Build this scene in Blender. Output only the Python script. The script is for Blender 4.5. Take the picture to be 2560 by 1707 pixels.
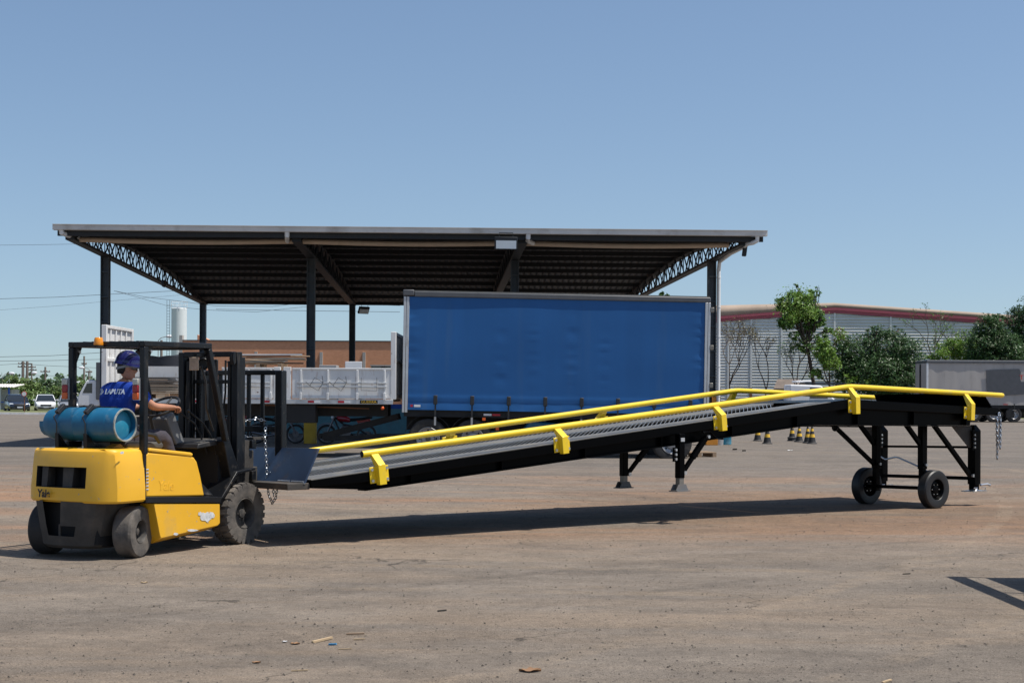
import bpy, bmesh, math, random
from mathutils import Vector, Matrix, noise as mnoise
for o in list(bpy.data.objects): bpy.data.objects.remove(o)
rnd = random.Random(7)
PI = math.pi
sc = bpy.context.scene
col = sc.collection
# ------------------------------------------------------------------ camera
H, F = 1.6, 2560*50/36
CX, CY, ROLL = 1280.0, 985.5, 0.005
cam = bpy.data.cameras.new('camera'); camo = bpy.data.objects.new('camera', cam); col.objects.link(camo)
cam.lens = 50; cam.sensor_width = 36; cam.clip_end = 9000; cam.clip_start = 0.1
cam.shift_y = (CY-853.5)/2560
camo.location = (0, 0, H)
camo.rotation_euler = (Matrix.Rotation(PI/2, 3, 'X') @ Matrix.Rotation(ROLL, 3, 'Z')).to_euler()
sc.camera = camo
# ------------------------------------------------------------------ sky, sun, exposure
SUN_AZ, SUN_EL = math.radians(-12), math.radians(65)     # direction towards the sun, azimuth from +X
w = bpy.data.worlds.new('World'); sc.world = w; w.use_nodes = True
nt = w.node_tree; bg = nt.nodes['Background']
sky = nt.nodes.new('ShaderNodeTexSky'); sky.sky_type = 'NISHITA'; sky.sun_disc = False
sky.sun_elevation = SUN_EL; sky.sun_rotation = PI/2-SUN_AZ
sky.altitude = 300; sky.air_density = 1.0; sky.dust_density = 1.3; sky.ozone_density = 1.0
tcw = nt.nodes.new('ShaderNodeTexCoord'); mpw = nt.nodes.new('ShaderNodeMapping'); mpw.inputs['Scale'].default_value = (1, 1, .88); mpw.inputs['Location'].default_value = (0, 0, .055)
nt.links.new(tcw.outputs['Generated'], mpw.inputs[0]); nt.links.new(mpw.outputs[0], sky.inputs[0])      # hazeless tropical sky: skip the white band at the horizon
tint = nt.nodes.new('ShaderNodeMix'); tint.data_type = 'RGBA'; tint.blend_type = 'MULTIPLY'; tint.inputs[0].default_value = 1; tint.inputs[7].default_value = (1.0, 1.045, 1.075, 1)
nt.links.new(sky.outputs[0], tint.inputs[6]); nt.links.new(tint.outputs[2], bg.inputs[0]); bg.inputs[1].default_value = 0.102
sl = bpy.data.lights.new('sun', 'SUN'); sl.energy = 4.8; sl.angle = math.radians(.53); sl.color = (1, .95, .87)
so = bpy.data.objects.new('sun', sl); col.objects.link(so)
sd = Vector((math.cos(SUN_EL)*math.cos(SUN_AZ), math.cos(SUN_EL)*math.sin(SUN_AZ), math.sin(SUN_EL)))
so.rotation_euler = sd.to_track_quat('Z', 'Y').to_euler(); so.location = sd*50
sc.view_settings.view_transform = 'Standard'; sc.view_settings.look = 'None'
sc.view_settings.exposure = 0.2; sc.view_settings.gamma = 1
sc.cycles.max_bounces = 6; sc.cycles.transparent_max_bounces = 8
# ------------------------------------------------------------------ helpers
def ray(px, py):
    dx, dy = px-CX, py-CY; c, s = math.cos(ROLL), math.sin(ROLL)
    return Vector(((c*dx+s*dy)/F, 1.0, -(-s*dx+c*dy)/F))
def at(px, py, Y): return Vector((0, 0, H))+ray(px, py)*Y
def on(px, Y, z=0.0):                       # a point above the image column px at depth Y and height z
    p = at(px, CY, Y); return Vector((p.x, Y, z))
def tag(o, label=None, cat=None, group=None, kind=None):
    if label: o['label'] = label
    if cat: o['category'] = cat
    if group: o['group'] = group
    if kind: o['kind'] = kind
    return o
def empty(name, loc=(0, 0, 0), rz=0, parent=None, rot=None):
    o = bpy.data.objects.new(name, None); col.objects.link(o); o.location = loc
    o.rotation_euler = rot if rot else (0, 0, rz); o.parent = parent; o.empty_display_size = .2
    return o
def copy_tree(o, parent=None):
    c = o.copy(); col.objects.link(c); c.parent = parent
    for ch in [x for x in o.children]: copy_tree(ch, c)
    return c
def inst(mesh, name, parent, loc=(0, 0, 0), rot=(0, 0, 0), scale=(1, 1, 1)):
    o = bpy.data.objects.new(name, mesh); col.objects.link(o); o.parent = parent
    o.location = loc; o.rotation_euler = rot; o.scale = scale; return o
def frame_of(d, up=(0, 0, 1)):
    d = Vector(d).normalized(); up = Vector(up)
    if abs(d.dot(up)) > .99: up = Vector((1, 0, 0))
    a = up.cross(d).normalized(); b = d.cross(a); return d, a, b
class MB:
    def __init__(s, xf=None): s.v = []; s.f = []; s.m = []; s.xf = xf
    def add(s, vs, fs, mi=0):
        b = len(s.v)
        s.v += [tuple(s.xf(*p)) if s.xf else tuple(p) for p in vs]
        s.f += [[i+b for i in f] for f in fs]; s.m += [mi]*len(fs); return s
    def hex(s, p, mi=0):                   # 8 points: bottom ring 4, top ring 4
        return s.add(p, [(3, 2, 1, 0), (4, 5, 6, 7), (0, 1, 5, 4), (1, 2, 6, 5), (2, 3, 7, 6), (3, 0, 4, 7)], mi)
    def b2(s, x0, x1, y0, y1, z0, z1, mi=0):
        return s.hex([(x0, y0, z0), (x1, y0, z0), (x1, y1, z0), (x0, y1, z0), (x0, y0, z1), (x1, y0, z1), (x1, y1, z1), (x0, y1, z1)], mi)
    def box(s, c, sz, rz=0, mi=0):
        cx, cy, cz = c; hx, hy, hz = sz[0]/2, sz[1]/2, sz[2]/2; ca, sa = math.cos(rz), math.sin(rz)
        q = []
        for z in (-hz, hz):
            for x, y in ((-hx, -hy), (hx, -hy), (hx, hy), (-hx, hy)): q.append((cx+ca*x-sa*y, cy+sa*x+ca*y, cz+z))
        return s.hex(q, mi)
    def bar(s, p, q, w, h=None, up=(0, 0, 1), mi=0):
        h = w if h is None else h; p, q = Vector(p), Vector(q); d, a, b = frame_of(q-p, up)
        r = [(-w/2, -h/2), (w/2, -h/2), (w/2, h/2), (-w/2, h/2)]
        return s.hex([p+a*x+b*y for x, y in r]+[q+a*x+b*y for x, y in r], mi)
    def tube(s, pts, r, n=8, closed=False, mi=0, caps=True):
        pts = [Vector(p) for p in pts]; k = len(pts); vs = []; fs = []
        rr = r if isinstance(r, (list, tuple)) else [r]*k
        a0 = None
        for i, p in enumerate(pts):
            if closed: d = pts[(i+1) % k]-pts[i-1]
            else: d = pts[min(i+1, k-1)]-pts[max(i-1, 0)]
            if d.length < 1e-9: d = Vector((0, 0, 1))
            d.normalize()
            if a0 is None: _, a, b = frame_of(d)
            else:
                a = a0-d*a0.dot(d)
                if a.length < 1e-6: _, a, b = frame_of(d)
                a.normalize(); b = d.cross(a)
            a0 = a
            for j in range(n):
                t = 2*PI*j/n; vs.append(p+(a*math.cos(t)+b*math.sin(t))*rr[i])
        for i in range(k if closed else k-1):
            for j in range(n):
                i2 = (i+1) % k; fs.append((i*n+j, i*n+(j+1) % n, i2*n+(j+1) % n, i2*n+j))
        if caps and not closed: fs += [tuple(range(n))[::-1], tuple((k-1)*n+j for j in range(n))]
        return s.add(vs, fs, mi)
    def cyl(s, p, q, r, n=16, r2=None, mi=0): return s.tube([p, q], [r, r if r2 is None else r2], n, mi=mi)
    def lathe(s, prof, o=(0, 0, 0), ax=(0, 0, 1), n=24, mi=0, closed=False, ph=0, c0=True):
        d, a, b = frame_of(ax); o = Vector(o); vs = []; fs = []; k = len(prof)
        for r, h in prof:
            for j in range(n):
                t = 2*PI*(j+ph)/n; vs.append(o+d*h+(a*math.cos(t)+b*math.sin(t))*max(r, 1e-5))
        for i in range(k if closed else k-1):
            i2 = (i+1) % k
            for j in range(n): fs.append((i*n+j, i*n+(j+1) % n, i2*n+(j+1) % n, i2*n+j))
        if not closed:
            if c0: fs.append(tuple(range(n))[::-1])
            fs.append(tuple((k-1)*n+j for j in range(n)))
        return s.add(vs, fs, mi)
    def prism(s, A, B, mi=0):              # two matching outlines
        n = len(A)
        return s.add(list(A)+list(B), [tuple(range(n))[::-1], tuple(range(n, 2*n))]+[(i, (i+1) % n, n+(i+1) % n, n+i) for i in range(n)], mi)
    def ext(s, poly, f0, f1, mi=0): return s.prism([f0(*p) for p in poly], [f1(*p) for p in poly], mi)
    def side(s, poly, t0, t1, mi=0): return s.prism([(a, t0, z) for a, z in poly], [(a, t1, z) for a, z in poly], mi)   # x-z outline between two y
    def sph(s, c, r, n=12, m=8, mi=0):
        r = r if isinstance(r, (list, tuple)) else (r, r, r); vs = []; fs = []
        for i in range(m+1):
            ph = PI*i/m
            for j in range(n):
                th = 2*PI*j/n; vs.append((c[0]+r[0]*math.sin(ph)*math.cos(th), c[1]+r[1]*math.sin(ph)*math.sin(th), c[2]+r[2]*math.cos(ph)))
        for i in range(m):
            for j in range(n): fs.append((i*n+j, (i+1)*n+j, (i+1)*n+(j+1) % n, i*n+(j+1) % n))
        return s.add(vs, fs, mi)
    def loft(s, rings, closed=True, caps=True, mi=0, skip=()):
        n = len(rings[0]); vs = [p for r in rings for p in r]; fs = []
        for i in range(len(rings)-1):
            for j in range(n if closed else n-1):
                if (i, j) in skip: continue
                fs.append((i*n+j, i*n+(j+1) % n, (i+1)*n+(j+1) % n, (i+1)*n+j))
        if caps: fs += [tuple(range(n))[::-1], tuple((len(rings)-1)*n+j for j in range(n))]
        return s.add(vs, fs, mi)
    def mesh(s, name, mats, ang=38, fix=True):
        me = bpy.data.meshes.new(name); me.from_pydata(s.v, [], s.f)
        for m in (mats if isinstance(mats, (list, tuple)) else [mats]): me.materials.append(MT[m] if isinstance(m, str) else m)
        me.polygons.foreach_set('material_index', s.m)
        if fix:
            bm = bmesh.new(); bm.from_mesh(me); bmesh.ops.recalc_face_normals(bm, faces=bm.faces); bm.to_mesh(me); bm.free()
        me.polygons.foreach_set('use_smooth', [True]*len(me.polygons))
        me.set_sharp_from_angle(angle=math.radians(ang)); me.update(); return me
    def build(s, name, mats, parent=None, bev=0, ang=38, seg=2, fix=True):
        o = bpy.data.objects.new(name, s.mesh(name, mats, ang, fix)); col.objects.link(o); o.parent = parent
        if bev:
            b = o.modifiers.new('b', 'BEVEL'); b.width = bev; b.segments = seg; b.limit_method = 'ANGLE'; b.angle_limit = math.radians(40)
        return o
# ------------------------------------------------------------------ materials
MT = {}
def mat(name, c, rough=.6, metal=0., var=.12, vs=4., bump=0., bs=60., dust=0., dcol=(.26, .19, .135), ds=3., spec=.5, coat=0., chips=0., ccol=(.5, .5, .48), cs=9., emit=None, alpha=None, trans=0., island=0., streak=None):
    m = bpy.data.materials.new(name); m.use_nodes = True; MT[name] = m; t = m.node_tree; N = t.nodes; L = t.links
    b = N['Principled BSDF']; b.inputs['Roughness'].default_value = rough; b.inputs['Metallic'].default_value = metal
    b.inputs['Specular IOR Level'].default_value = spec
    if coat: b.inputs['Coat Weight'].default_value = coat; b.inputs['Coat Roughness'].default_value = .12
    if trans: b.inputs['Transmission Weight'].default_value = trans
    tc = N.new('ShaderNodeTexCoord'); src = tc.outputs['Object']
    if streak:
        mp = N.new('ShaderNodeMapping'); mp.inputs['Scale'].default_value = streak; L.new(src, mp.inputs[0]); src2 = mp.outputs[0]
    else: src2 = src
    def noi(scale, detail=5., s=src2, rg=.55):
        n = N.new('ShaderNodeTexNoise'); n.inputs['Scale'].default_value = scale; n.inputs['Detail'].default_value = detail; n.inputs['Roughness'].default_value = rg; L.new(s, n.inputs['Vector']); return n.outputs['Fac']
    def ramp(f, a, bb):
        r = N.new('ShaderNodeMapRange'); r.inputs['From Min'].default_value = a; r.inputs['From Max'].default_value = bb; L.new(f, r.inputs['Value']); return r.outputs[0]
    def mix(f, A, B, ty='MIX'):
        x = N.new('ShaderNodeMix'); x.data_type = 'RGBA'; x.blend_type = ty
        for k, v in ((6, A), (7, B)):
            if hasattr(v, 'type') and not isinstance(v, tuple): L.new(v, x.inputs[k])
            else: x.inputs[k].default_value = (*v, 1)
        if isinstance(f, float): x.inputs[0].default_value = f
        else: L.new(f, x.inputs[0])
        return x.outputs[2]
    cur = mix(ramp(noi(vs), .25, .75), tuple(x*(1-var) for x in c), tuple(min(1, x*(1+var)) for x in c))
    if island:
        gi = N.new('ShaderNodeNewGeometry'); hs = N.new('ShaderNodeHueSaturation')
        hs.inputs['Value'].default_value = 1; L.new(cur, hs.inputs['Color'])
        mr = N.new('ShaderNodeMapRange'); mr.inputs['To Min'].default_value = 1-island; mr.inputs['To Max'].default_value = 1+island; L.new(gi.outputs['Random Per Island'], mr.inputs['Value']); L.new(mr.outputs[0], hs.inputs['Value'])
        mh = N.new('ShaderNodeMapRange'); mh.inputs['To Min'].default_value = .5-island*.05; mh.inputs['To Max'].default_value = .5+island*.04; L.new(gi.outputs['Random Per Island'], mh.inputs['Value']); L.new(mh.outputs[0], hs.inputs['Hue'])
        cur = hs.outputs[0]
    if chips: cur = mix(ramp(noi(cs, 3., src), 1-chips, 1-chips+.02), cur, ccol)
    if dust:
        f = ramp(noi(ds, 7.), .62-.35*dust, .78); mm = N.new('ShaderNodeMath'); mm.operation = 'MULTIPLY'; mm.inputs[1].default_value = min(1, .45+.5*dust); L.new(f, mm.inputs[0])
        cur = mix(mm.outputs[0], cur, dcol)
        rr = N.new('ShaderNodeMapRange'); rr.inputs['To Min'].default_value = rough; rr.inputs['To Max'].default_value = max(rough, .85); L.new(f, rr.inputs['Value']); L.new(rr.outputs[0], b.inputs['Roughness'])
    L.new(cur, b.inputs['Base Color'])
    if bump:
        bp = N.new('ShaderNodeBump'); bp.inputs['Strength'].default_value = bump; bp.inputs['Distance'].default_value = .02; L.new(noi(bs, 4.), bp.inputs['Height']); L.new(bp.outputs[0], b.inputs['Normal'])
    if emit: b.inputs['Emission Color'].default_value = (*emit[0], 1); b.inputs['Emission Strength'].default_value = emit[1]
    return m
mat('yellow', (.80, .43, .022), .38, var=.06, vs=2, dust=.12, dcol=(.42, .30, .12), ds=2.5, chips=.30, ccol=(.35, .32, .27), cs=23, coat=.25)
mat('rail_yellow', (.82, .57, .016), .36, var=.07, vs=3, coat=.3, dust=.05, dcol=(.45, .36, .12), ds=5)
mat('chip', (.55, .56, .56), .7, var=.25, vs=30)
mat('black_paint', (.012, .013, .016), .42, var=.3, dust=.10, dcol=(.10, .085, .07), ds=6)
mat('fork_black', (.007, .008, .010), .38, var=.3, dust=.12, dcol=(.09, .075, .06), ds=7, chips=.29, ccol=(.16, .13, .10), cs=40, spec=.35)
mat('mast_black', (.006, .007, .009), .45, var=.3, dust=.16, spec=.35, dcol=(.15, .12, .09), ds=14, streak=(3, 3, .35))
mat('cw_black', (.05, .044, .038), .75, var=.35, vs=5, dust=.25, dcol=(.13, .10, .075), ds=5, bump=.15, bs=30)
mat('ramp_black', (.0013, .0014, .0018), .32, var=.2, spec=.05)
mat('dark', (.008, .008, .009), .8)
mat('rubber', (.022, .021, .021), .75, var=.25, dust=.35, dcol=(.12, .10, .08), ds=6, bump=.2, bs=45)
mat('rubber_dusty', (.075, .068, .062), .9, var=.3, vs=9, dust=.7, dcol=(.22, .185, .15), ds=5, bump=.3, bs=30)
mat('rubber_new', (.013, .013, .014), .5, var=.2, dust=.15, dcol=(.05, .045, .04))
mat('rim_dark', (.04, .038, .037), .5, var=.2, dust=.5, dcol=(.16, .135, .11), ds=12)
mat('rim_grey', (.34, .34, .35), .4, .5, dust=.2)
mat('steel', (.55, .56, .57), .32, .85, var=.15, vs=30)
mat('galv', (.20, .19, .17), .42, .45, var=.16, vs=5, dust=.35, dcol=(.24, .205, .155), ds=4)
mat('chain', (.40, .43, .47), .33, 1., var=.1)
mat('sky_blue_steel', (.030, .052, .10), .38, .2, var=.18, vs=4, dust=.1)  # blue of the reflected sky is put into the steel's colour
mat('tank_blue', (.010, .115, .225), .42, var=.22, vs=6, dust=.10, dcol=(.18, .24, .25), ds=9, chips=.24, ccol=(.2, .22, .2), cs=30)
mat('tank_rim', (.30, .31, .28), .6, var=.4, vs=25)
mat('tank_cyan', (.018, .21, .33), .5, var=.15, vs=14, dust=.15, dcol=(.2, .25, .22), ds=14)
mat('amber', (.75, .26, .015), .25, var=.1, vs=40)
mat('red_lens', (.30, .012, .02), .2, var=.15, vs=60)
mat('orange_lens', (.70, .11, .015), .22, var=.15, vs=60)
mat('white_lens', (.50, .48, .42), .3, var=.2, vs=60)
mat('skin', (.44, .215, .135), .55, var=.12, vs=18, spec=.35)
mat('shirt', (.012, .045, .29), .7, var=.18, vs=10, bump=.35, bs=14, spec=.2)
mat('trousers', (.060, .054, .066), .85, var=.2, vs=12, bump=.4, bs=16, spec=.2)
mat('hair', (.012, .009, .008), .7, bump=.3, bs=120)
mat('helmet', (.013, .014, .095), .22, var=.08, coat=.5)
mat('helmet_band', (.26, .27, .28), .6)
mat('print_white', (.62, .66, .72), .7, var=.05)
mat('print_black', (.01, .01, .012), .6, var=.05)
mat('vinyl', (.018, .018, .019), .5, var=.3, dust=.25, dcol=(.10, .085, .07))
mat('seat_grey', (.075, .072, .068), .6, var=.2)
mat('console', (.14, .145, .15), .6, var=.15, dust=.2)
mat('mirror_dusty', (.42, .33, .25), .5, var=.25, vs=14)
# background
mat('curtain', (.015, .098, .285), .5, var=.06, vs=1.1, dust=.10, dcol=(.045, .125, .27), ds=1.3, bump=.05, bs=3, spec=.3, streak=(2.2, 1, .14))
mat('curtain_grey', (.40, .37, .345), .8, var=.10, vs=.8, dust=.2, dcol=(.22, .20, .18), streak=(1, 1, .2))
mat('patch_grey', (.085, .09, .10), .8, var=.12)
mat('trailer_grey', (.085, .088, .095), .5, var=.15)
mat('alu', (.52, .53, .54), .42, .45, var=.1, dust=.15)
mat('white_rust', (.68, .68, .67), .55, var=.09, vs=2, dust=.16, dcol=(.32, .185, .10), ds=6, chips=.30, ccol=(.16, .07, .035), cs=7, streak=(2, 2, .6))
mat('white_paint', (.70, .71, .72), .45, var=.05, dust=.08)
mat('chassis', (.012, .012, .013), .75, var=.3, dust=.2, dcol=(.06, .05, .04))
mat('shed_steel', (.012, .016, .022), .6, var=.25, vs=3, dust=.08, dcol=(.10, .075, .05), ds=8)
mat('column_steel', (.045, .058, .072), .55, var=.2, vs=3, dust=.1, dcol=(.12, .085, .06), ds=8)
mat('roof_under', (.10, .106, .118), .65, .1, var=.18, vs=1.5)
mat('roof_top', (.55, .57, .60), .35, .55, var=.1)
mat('gutter', (.62, .59, .55), .6, var=.16, vs=1.2, dust=.25, dcol=(.26, .21, .16), ds=2)
mat('pipe', (.50, .40, .31), .65, var=.12, vs=3, dust=.15)
mat('pipe_white', (.72, .73, .74), .5, var=.05)
mat('purlin', (.008, .009, .011), .7)
mat('teal_wall', (.10, .24, .30), .85, var=.12, dust=.2)
mat('royal_blue', (.02, .09, .42), .7)
mat('post_yellow', (.55, .34, .03), .7, var=.15, dust=.2)
mat('post_orange', (.62, .25, .03), .7, var=.15, dust=.2)
mat('concrete', (.40, .385, .35), .9, var=.15, vs=2, bump=.2, bs=20)
mat('wood', (.30, .21, .135), .85, var=.3, vs=5, streak=(1, 8, 8))
mat('wood_dark', (.075, .055, .04), .9, var=.4, vs=5, streak=(1, 6, 6))
mat('pole_wood', (.20, .165, .135), .9, var=.25, streak=(6, 6, .5))
mat('net', (.011, .014, .022), .9, var=.3, bump=.6, bs=5)
mat('white_box', (.72, .73, .74), .7, var=.05)
mat('cone_black', (.02, .02, .022), .6, var=.2, dust=.3, dcol=(.14, .12, .10), ds=6)
mat('cone_yellow', (.72, .43, .03), .5, var=.12, dust=.15)
mat('drum_blue', (.02, .24, .36), .5, var=.15, dust=.3)
mat('reflector_red', (.42, .012, .025), .35)
mat('reflector_white', (.68, .68, .68), .35)
mat('glass_dark', (.018, .022, .026), .08, var=.1, spec=.8)
mat('car_dark', (.012, .016, .03), .22, var=.1, coat=.8, dust=.08)
mat('car_white', (.72, .73, .75), .28, var=.03, coat=.6)
mat('car_silver', (.35, .37, .40), .3, .4, coat=.5)
mat('moto_red', (.24, .006, .014), .25, coat=.6)
mat('moto_black', (.012, .012, .013), .5)
mat('moto_metal', (.16, .16, .17), .35, .7)
mat('plate', (.5, .52, .58), .5)
mat('bark', (.075, .056, .043), .95, var=.3, bump=.5, bs=12)
mat('bark_pale', (.15, .12, .10), .95, var=.3)
def leaf(name, c, isl=.45, rough=.45):
    m = mat(name, c, rough, var=.22, vs=.6, island=isl, spec=.45)
    t = m.node_tree; b = t.nodes['Principled BSDF']; tr = t.nodes.new('ShaderNodeBsdfTranslucent'); mx = t.nodes.new('ShaderNodeMixShader'); mx.inputs[0].default_value = .28
    src = b.inputs['Base Color'].links[0].from_socket; t.links.new(src, tr.inputs[0]); out = t.nodes['Material Output']
    t.links.new(b.outputs[0], mx.inputs[1]); t.links.new(tr.outputs[0], mx.inputs[2]); t.links.new(mx.outputs[0], out.inputs[0])
leaf('leaf_dark', (.055, .112, .034)); leaf('leaf_mid', (.095, .185, .036)); leaf('leaf_bright', (.16, .27, .042)); leaf('leaf_dry', (.15, .125, .045)); leaf('leaf_far', (.15, .22, .065)); leaf('leaf_far_dark', (.075, .13, .05))
mat('grass', (.11, .13, .045), .95, var=.35, vs=.5, dust=.4, dcol=(.24, .18, .10), ds=1)
mat('kerb', (.82, .80, .76), .85, var=.2, vs=2, dust=.2)
mat('siding', (.66, .67, .645), .6, .0, var=.07, vs=.3)
mat('fascia', (.36, .075, .10), .55, var=.1)
mat('roof_brown', (.34, .265, .205), .85, var=.2, vs=.5, streak=(1, 1, .3))
mat('tile_roof', (.15, .12, .10), .9, var=.25, vs=3)
mat('silo', (.66, .69, .70), .55, var=.06, vs=.4)
mat('render_grey', (.33, .33, .33), .9, var=.12)
mat('sign_red', (.5, .03, .03), .5)
mat('rust', (.17, .075, .04), .9, var=.3)
mat('lamp_glass', (.75, .80, .82), .2, var=.06)
mat('wire', (.02, .02, .022), .7)
mat('insulator', (.30, .22, .18), .4)
mat('litter_tan', (.42, .31, .19), .9, var=.2); mat('litter_leaf', (.26, .145, .075), .9, var=.3); mat('litter_dark', (.03, .026, .022), .9); mat('litter_white', (.75, .75, .75), .8); mat('litter_blue', (.03, .22, .42), .6)
mat('pebble', (.10, .085, .07), .95, island=.7)
def brick_mat():
    m = mat('brick', (.62, .29, .155), .9, var=.12, vs=.3); t = m.node_tree; N = t.nodes; L = t.links; b = N['Principled BSDF']
    tc = N.new('ShaderNodeTexCoord'); mp = N.new('ShaderNodeMapping'); mp.inputs['Rotation'].default_value = (PI/2, 0, 0); L.new(tc.outputs['Object'], mp.inputs[0])
    bk = N.new('ShaderNodeTexBrick'); bk.inputs['Color1'].default_value = (.68, .33, .18, 1); bk.inputs['Color2'].default_value = (.56, .255, .13, 1); bk.inputs['Mortar'].default_value = (.58, .40, .28, 1)
    bk.inputs['Scale'].default_value = 4.; bk.inputs['Mortar Size'].default_value = .012; L.new(mp.outputs[0], bk.inputs['Vector'])
    src = b.inputs['Base Color'].links[0].from_socket; x = N.new('ShaderNodeMix'); x.data_type = 'RGBA'; x.inputs[0].default_value = .6; L.new(src, x.inputs[6]); L.new(bk.outputs[0], x.inputs[7]); L.new(x.outputs[2], b.inputs['Base Color'])
brick_mat()
def ground_mat():
    m = bpy.data.materials.new('ground'); MT['ground'] = m; m.use_nodes = True; t = m.node_tree; N = t.nodes; L = t.links; b = N['Principled BSDF']
    b.inputs['Roughness'].default_value = .92; b.inputs['Specular IOR Level'].default_value = .25
    g = N.new('ShaderNodeNewGeometry'); P = g.outputs['Position']
    def mp(sx, sy, rz=0):
        x = N.new('ShaderNodeMapping'); x.inputs['Scale'].default_value = (sx, sy, 1); x.inputs['Rotation'].default_value = (0, 0, rz); L.new(P, x.inputs[0]); return x.outputs[0]
    def noi(v, s, d=6., rg=.6, dist=0.):
        n = N.new('ShaderNodeTexNoise'); n.inputs['Scale'].default_value = s; n.inputs['Detail'].default_value = d; n.inputs['Roughness'].default_value = rg; n.inputs['Distortion'].default_value = dist; L.new(v, n.inputs['Vector']); return n.outputs['Fac']
    def rng(f, a, bb, lo=0., hi=1.):
        r = N.new('ShaderNodeMapRange'); r.interpolation_type = 'SMOOTHSTEP'
        for k, v in (('From Min', a), ('From Max', bb), ('To Min', lo), ('To Max', hi)): r.inputs[k].default_value = v
        L.new(f, r.inputs['Value']); return r.outputs[0]
    def mix(f, A, B, ty='MIX'):
        x = N.new('ShaderNodeMix'); x.data_type = 'RGBA'; x.blend_type = ty
        for k, v in ((6, A), (7, B)):
            if isinstance(v, tuple): x.inputs[k].default_value = (*v, 1)
            else: L.new(v, x.inputs[k])
        if isinstance(f, float): x.inputs[0].default_value = f
        else: L.new(f, x.inputs[0])
        return x.outputs[2]
    def mul(a, bb):
        x = N.new('ShaderNodeMath'); x.operation = 'MULTIPLY'; L.new(a, x.inputs[0])
        if isinstance(bb, float): x.inputs[1].default_value = bb
        else: L.new(bb, x.inputs[1])
        return x.outputs[0]
    sep = N.new('ShaderNodeSeparateXYZ'); L.new(P, sep.inputs[0]); X, Y = sep.outputs[0], sep.outputs[1]
    asph = mix(rng(noi(mp(.5, 1), .9), .3, .7), (.176, .151, .126), (.236, .201, .165))
    # pale dust drifted in long streaks by passing tyres
    nearf = rng(Y, 34., 22., .30, 1.)
    asph = mix(rng(Y, 20., 32., 0., .75), asph, mix(rng(noi(mp(.2, 1), .5), .35, .65), (.135, .122, .110), (.175, .157, .140)))
    dust = mul(rng(noi(mp(.14, .75, .08), .9, 9., .65, .6), .42, .66), nearf)
    cur = mix(mul(dust, .55), asph, (.28, .213, .152))
    dust2 = mul(rng(noi(mp(.35, 2.2, -.05), 1.3, 8., .7, .4), .5, .72), nearf)
    cur = mix(mul(dust2, .38), cur, (.255, .188, .128))
    # reddish soil carried onto the yard
    band = mul(rng(Y, 13.5, 17.5), rng(Y, 34., 22.))
    red = mul(rng(noi(mp(.10, .55, .03), .8, 8., .62, .7), .43, .66), band)
    cur = mix(mul(red, .80), cur, (.315, .178, .100))
    soil = mul(mul(rng(Y, 15.5, 18.5), rng(Y, 27., 23.)), mul(rng(X, -1., 3.), rng(noi(mp(.25, .7, .05), .8, 8., .65, .6), .30, .55)))
    cur = mix(mul(soil, .75), cur, (.190, .130, .088))
    dk = rng(noi(mp(.12, .8, .05), 1.1, 8., .65, .5), .60, .76)
    cur = mix(mul(dk, .38), cur, (.098, .083, .069))
    # worn bare patches, oil stains, tyre arcs and cracks
    pat = rng(noi(mp(.55, 1.3, .2), .55, 3., .5, 1.2), .565, .60)
    cur = mix(mul(pat, .30), cur, (.125, .108, .092))
    oil = rng(noi(mp(.8, 1.), .42, 4., .6, .5), .70, .76)
    cur = mix(mul(oil, .55), cur, (.055, .048, .042))
    def ringtrack(cx, cy, r, wdt, amt, col_):
        nonlocal cur
        sb = N.new('ShaderNodeVectorMath'); sb.operation = 'SUBTRACT'; L.new(P, sb.inputs[0]); sb.inputs[1].default_value = (cx, cy, 0)
        ln = N.new('ShaderNodeVectorMath'); ln.operation = 'LENGTH'; L.new(sb.outputs[0], ln.inputs[0])
        ad = N.new('ShaderNodeMath'); ad.operation = 'SUBTRACT'; L.new(ln.outputs['Value'], ad.inputs[0]); ad.inputs[1].default_value = r
        ab = N.new('ShaderNodeMath'); ab.operation = 'ABSOLUTE'; L.new(ad.outputs[0], ab.inputs[0])
        f = mul(rng(ab.outputs[0], wdt, wdt*.55), rng(noi(mp(1, 1), 1.7, 7., .7), .40, .62))
        cur = mix(mul(f, amt), cur, col_)
    for args in ((-30, 34, 39.5, .13, .42, (.30, .235, .17)), (-30, 34, 41.1, .13, .42, (.30, .235, .17)), (22, -14, 33.0, .12, .40, (.115, .098, .082)), (22, -14, 34.5, .12, .40, (.115, .098, .082)), (4, 60, 47.0, .15, .40, (.30, .23, .16)), (4, 60, 48.6, .15, .40, (.30, .23, .16)), (-8, -40, 52.0, .12, .34, (.12, .10, .085)), (-8, -40, 53.4, .12, .34, (.12, .10, .085))): ringtrack(*args)
    vc = N.new('ShaderNodeTexVoronoi'); vc.feature = 'DISTANCE_TO_EDGE'; vc.inputs['Scale'].default_value = .34
    dn = N.new('ShaderNodeTexNoise'); dn.inputs['Scale'].default_value = 1.6; dn.inputs['Detail'].default_value = 6; L.new(P, dn.inputs['Vector'])
    vm = N.new('ShaderNodeVectorMath'); vm.operation = 'MULTIPLY_ADD'; L.new(dn.outputs['Color'], vm.inputs[0]); vm.inputs[1].default_value = (1.1, 1.1, 0); L.new(P, vm.inputs[2]); L.new(vm.outputs[0], vc.inputs['Vector'])
    crack = mul(rng(vc.outputs['Distance'], .006, .002), rng(noi(mp(1, 1), .5, 3.), .52, .60))
    cur = mix(mul(crack, .7), cur, (.05, .043, .037))
    # aggregate
    vo = N.new('ShaderNodeTexVoronoi'); vo.inputs['Scale'].default_value = 75.; L.new(P, vo.inputs['Vector'])
    sepc = N.new('ShaderNodeSeparateColor'); L.new(vo.outputs['Color'], sepc.inputs[0])
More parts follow.
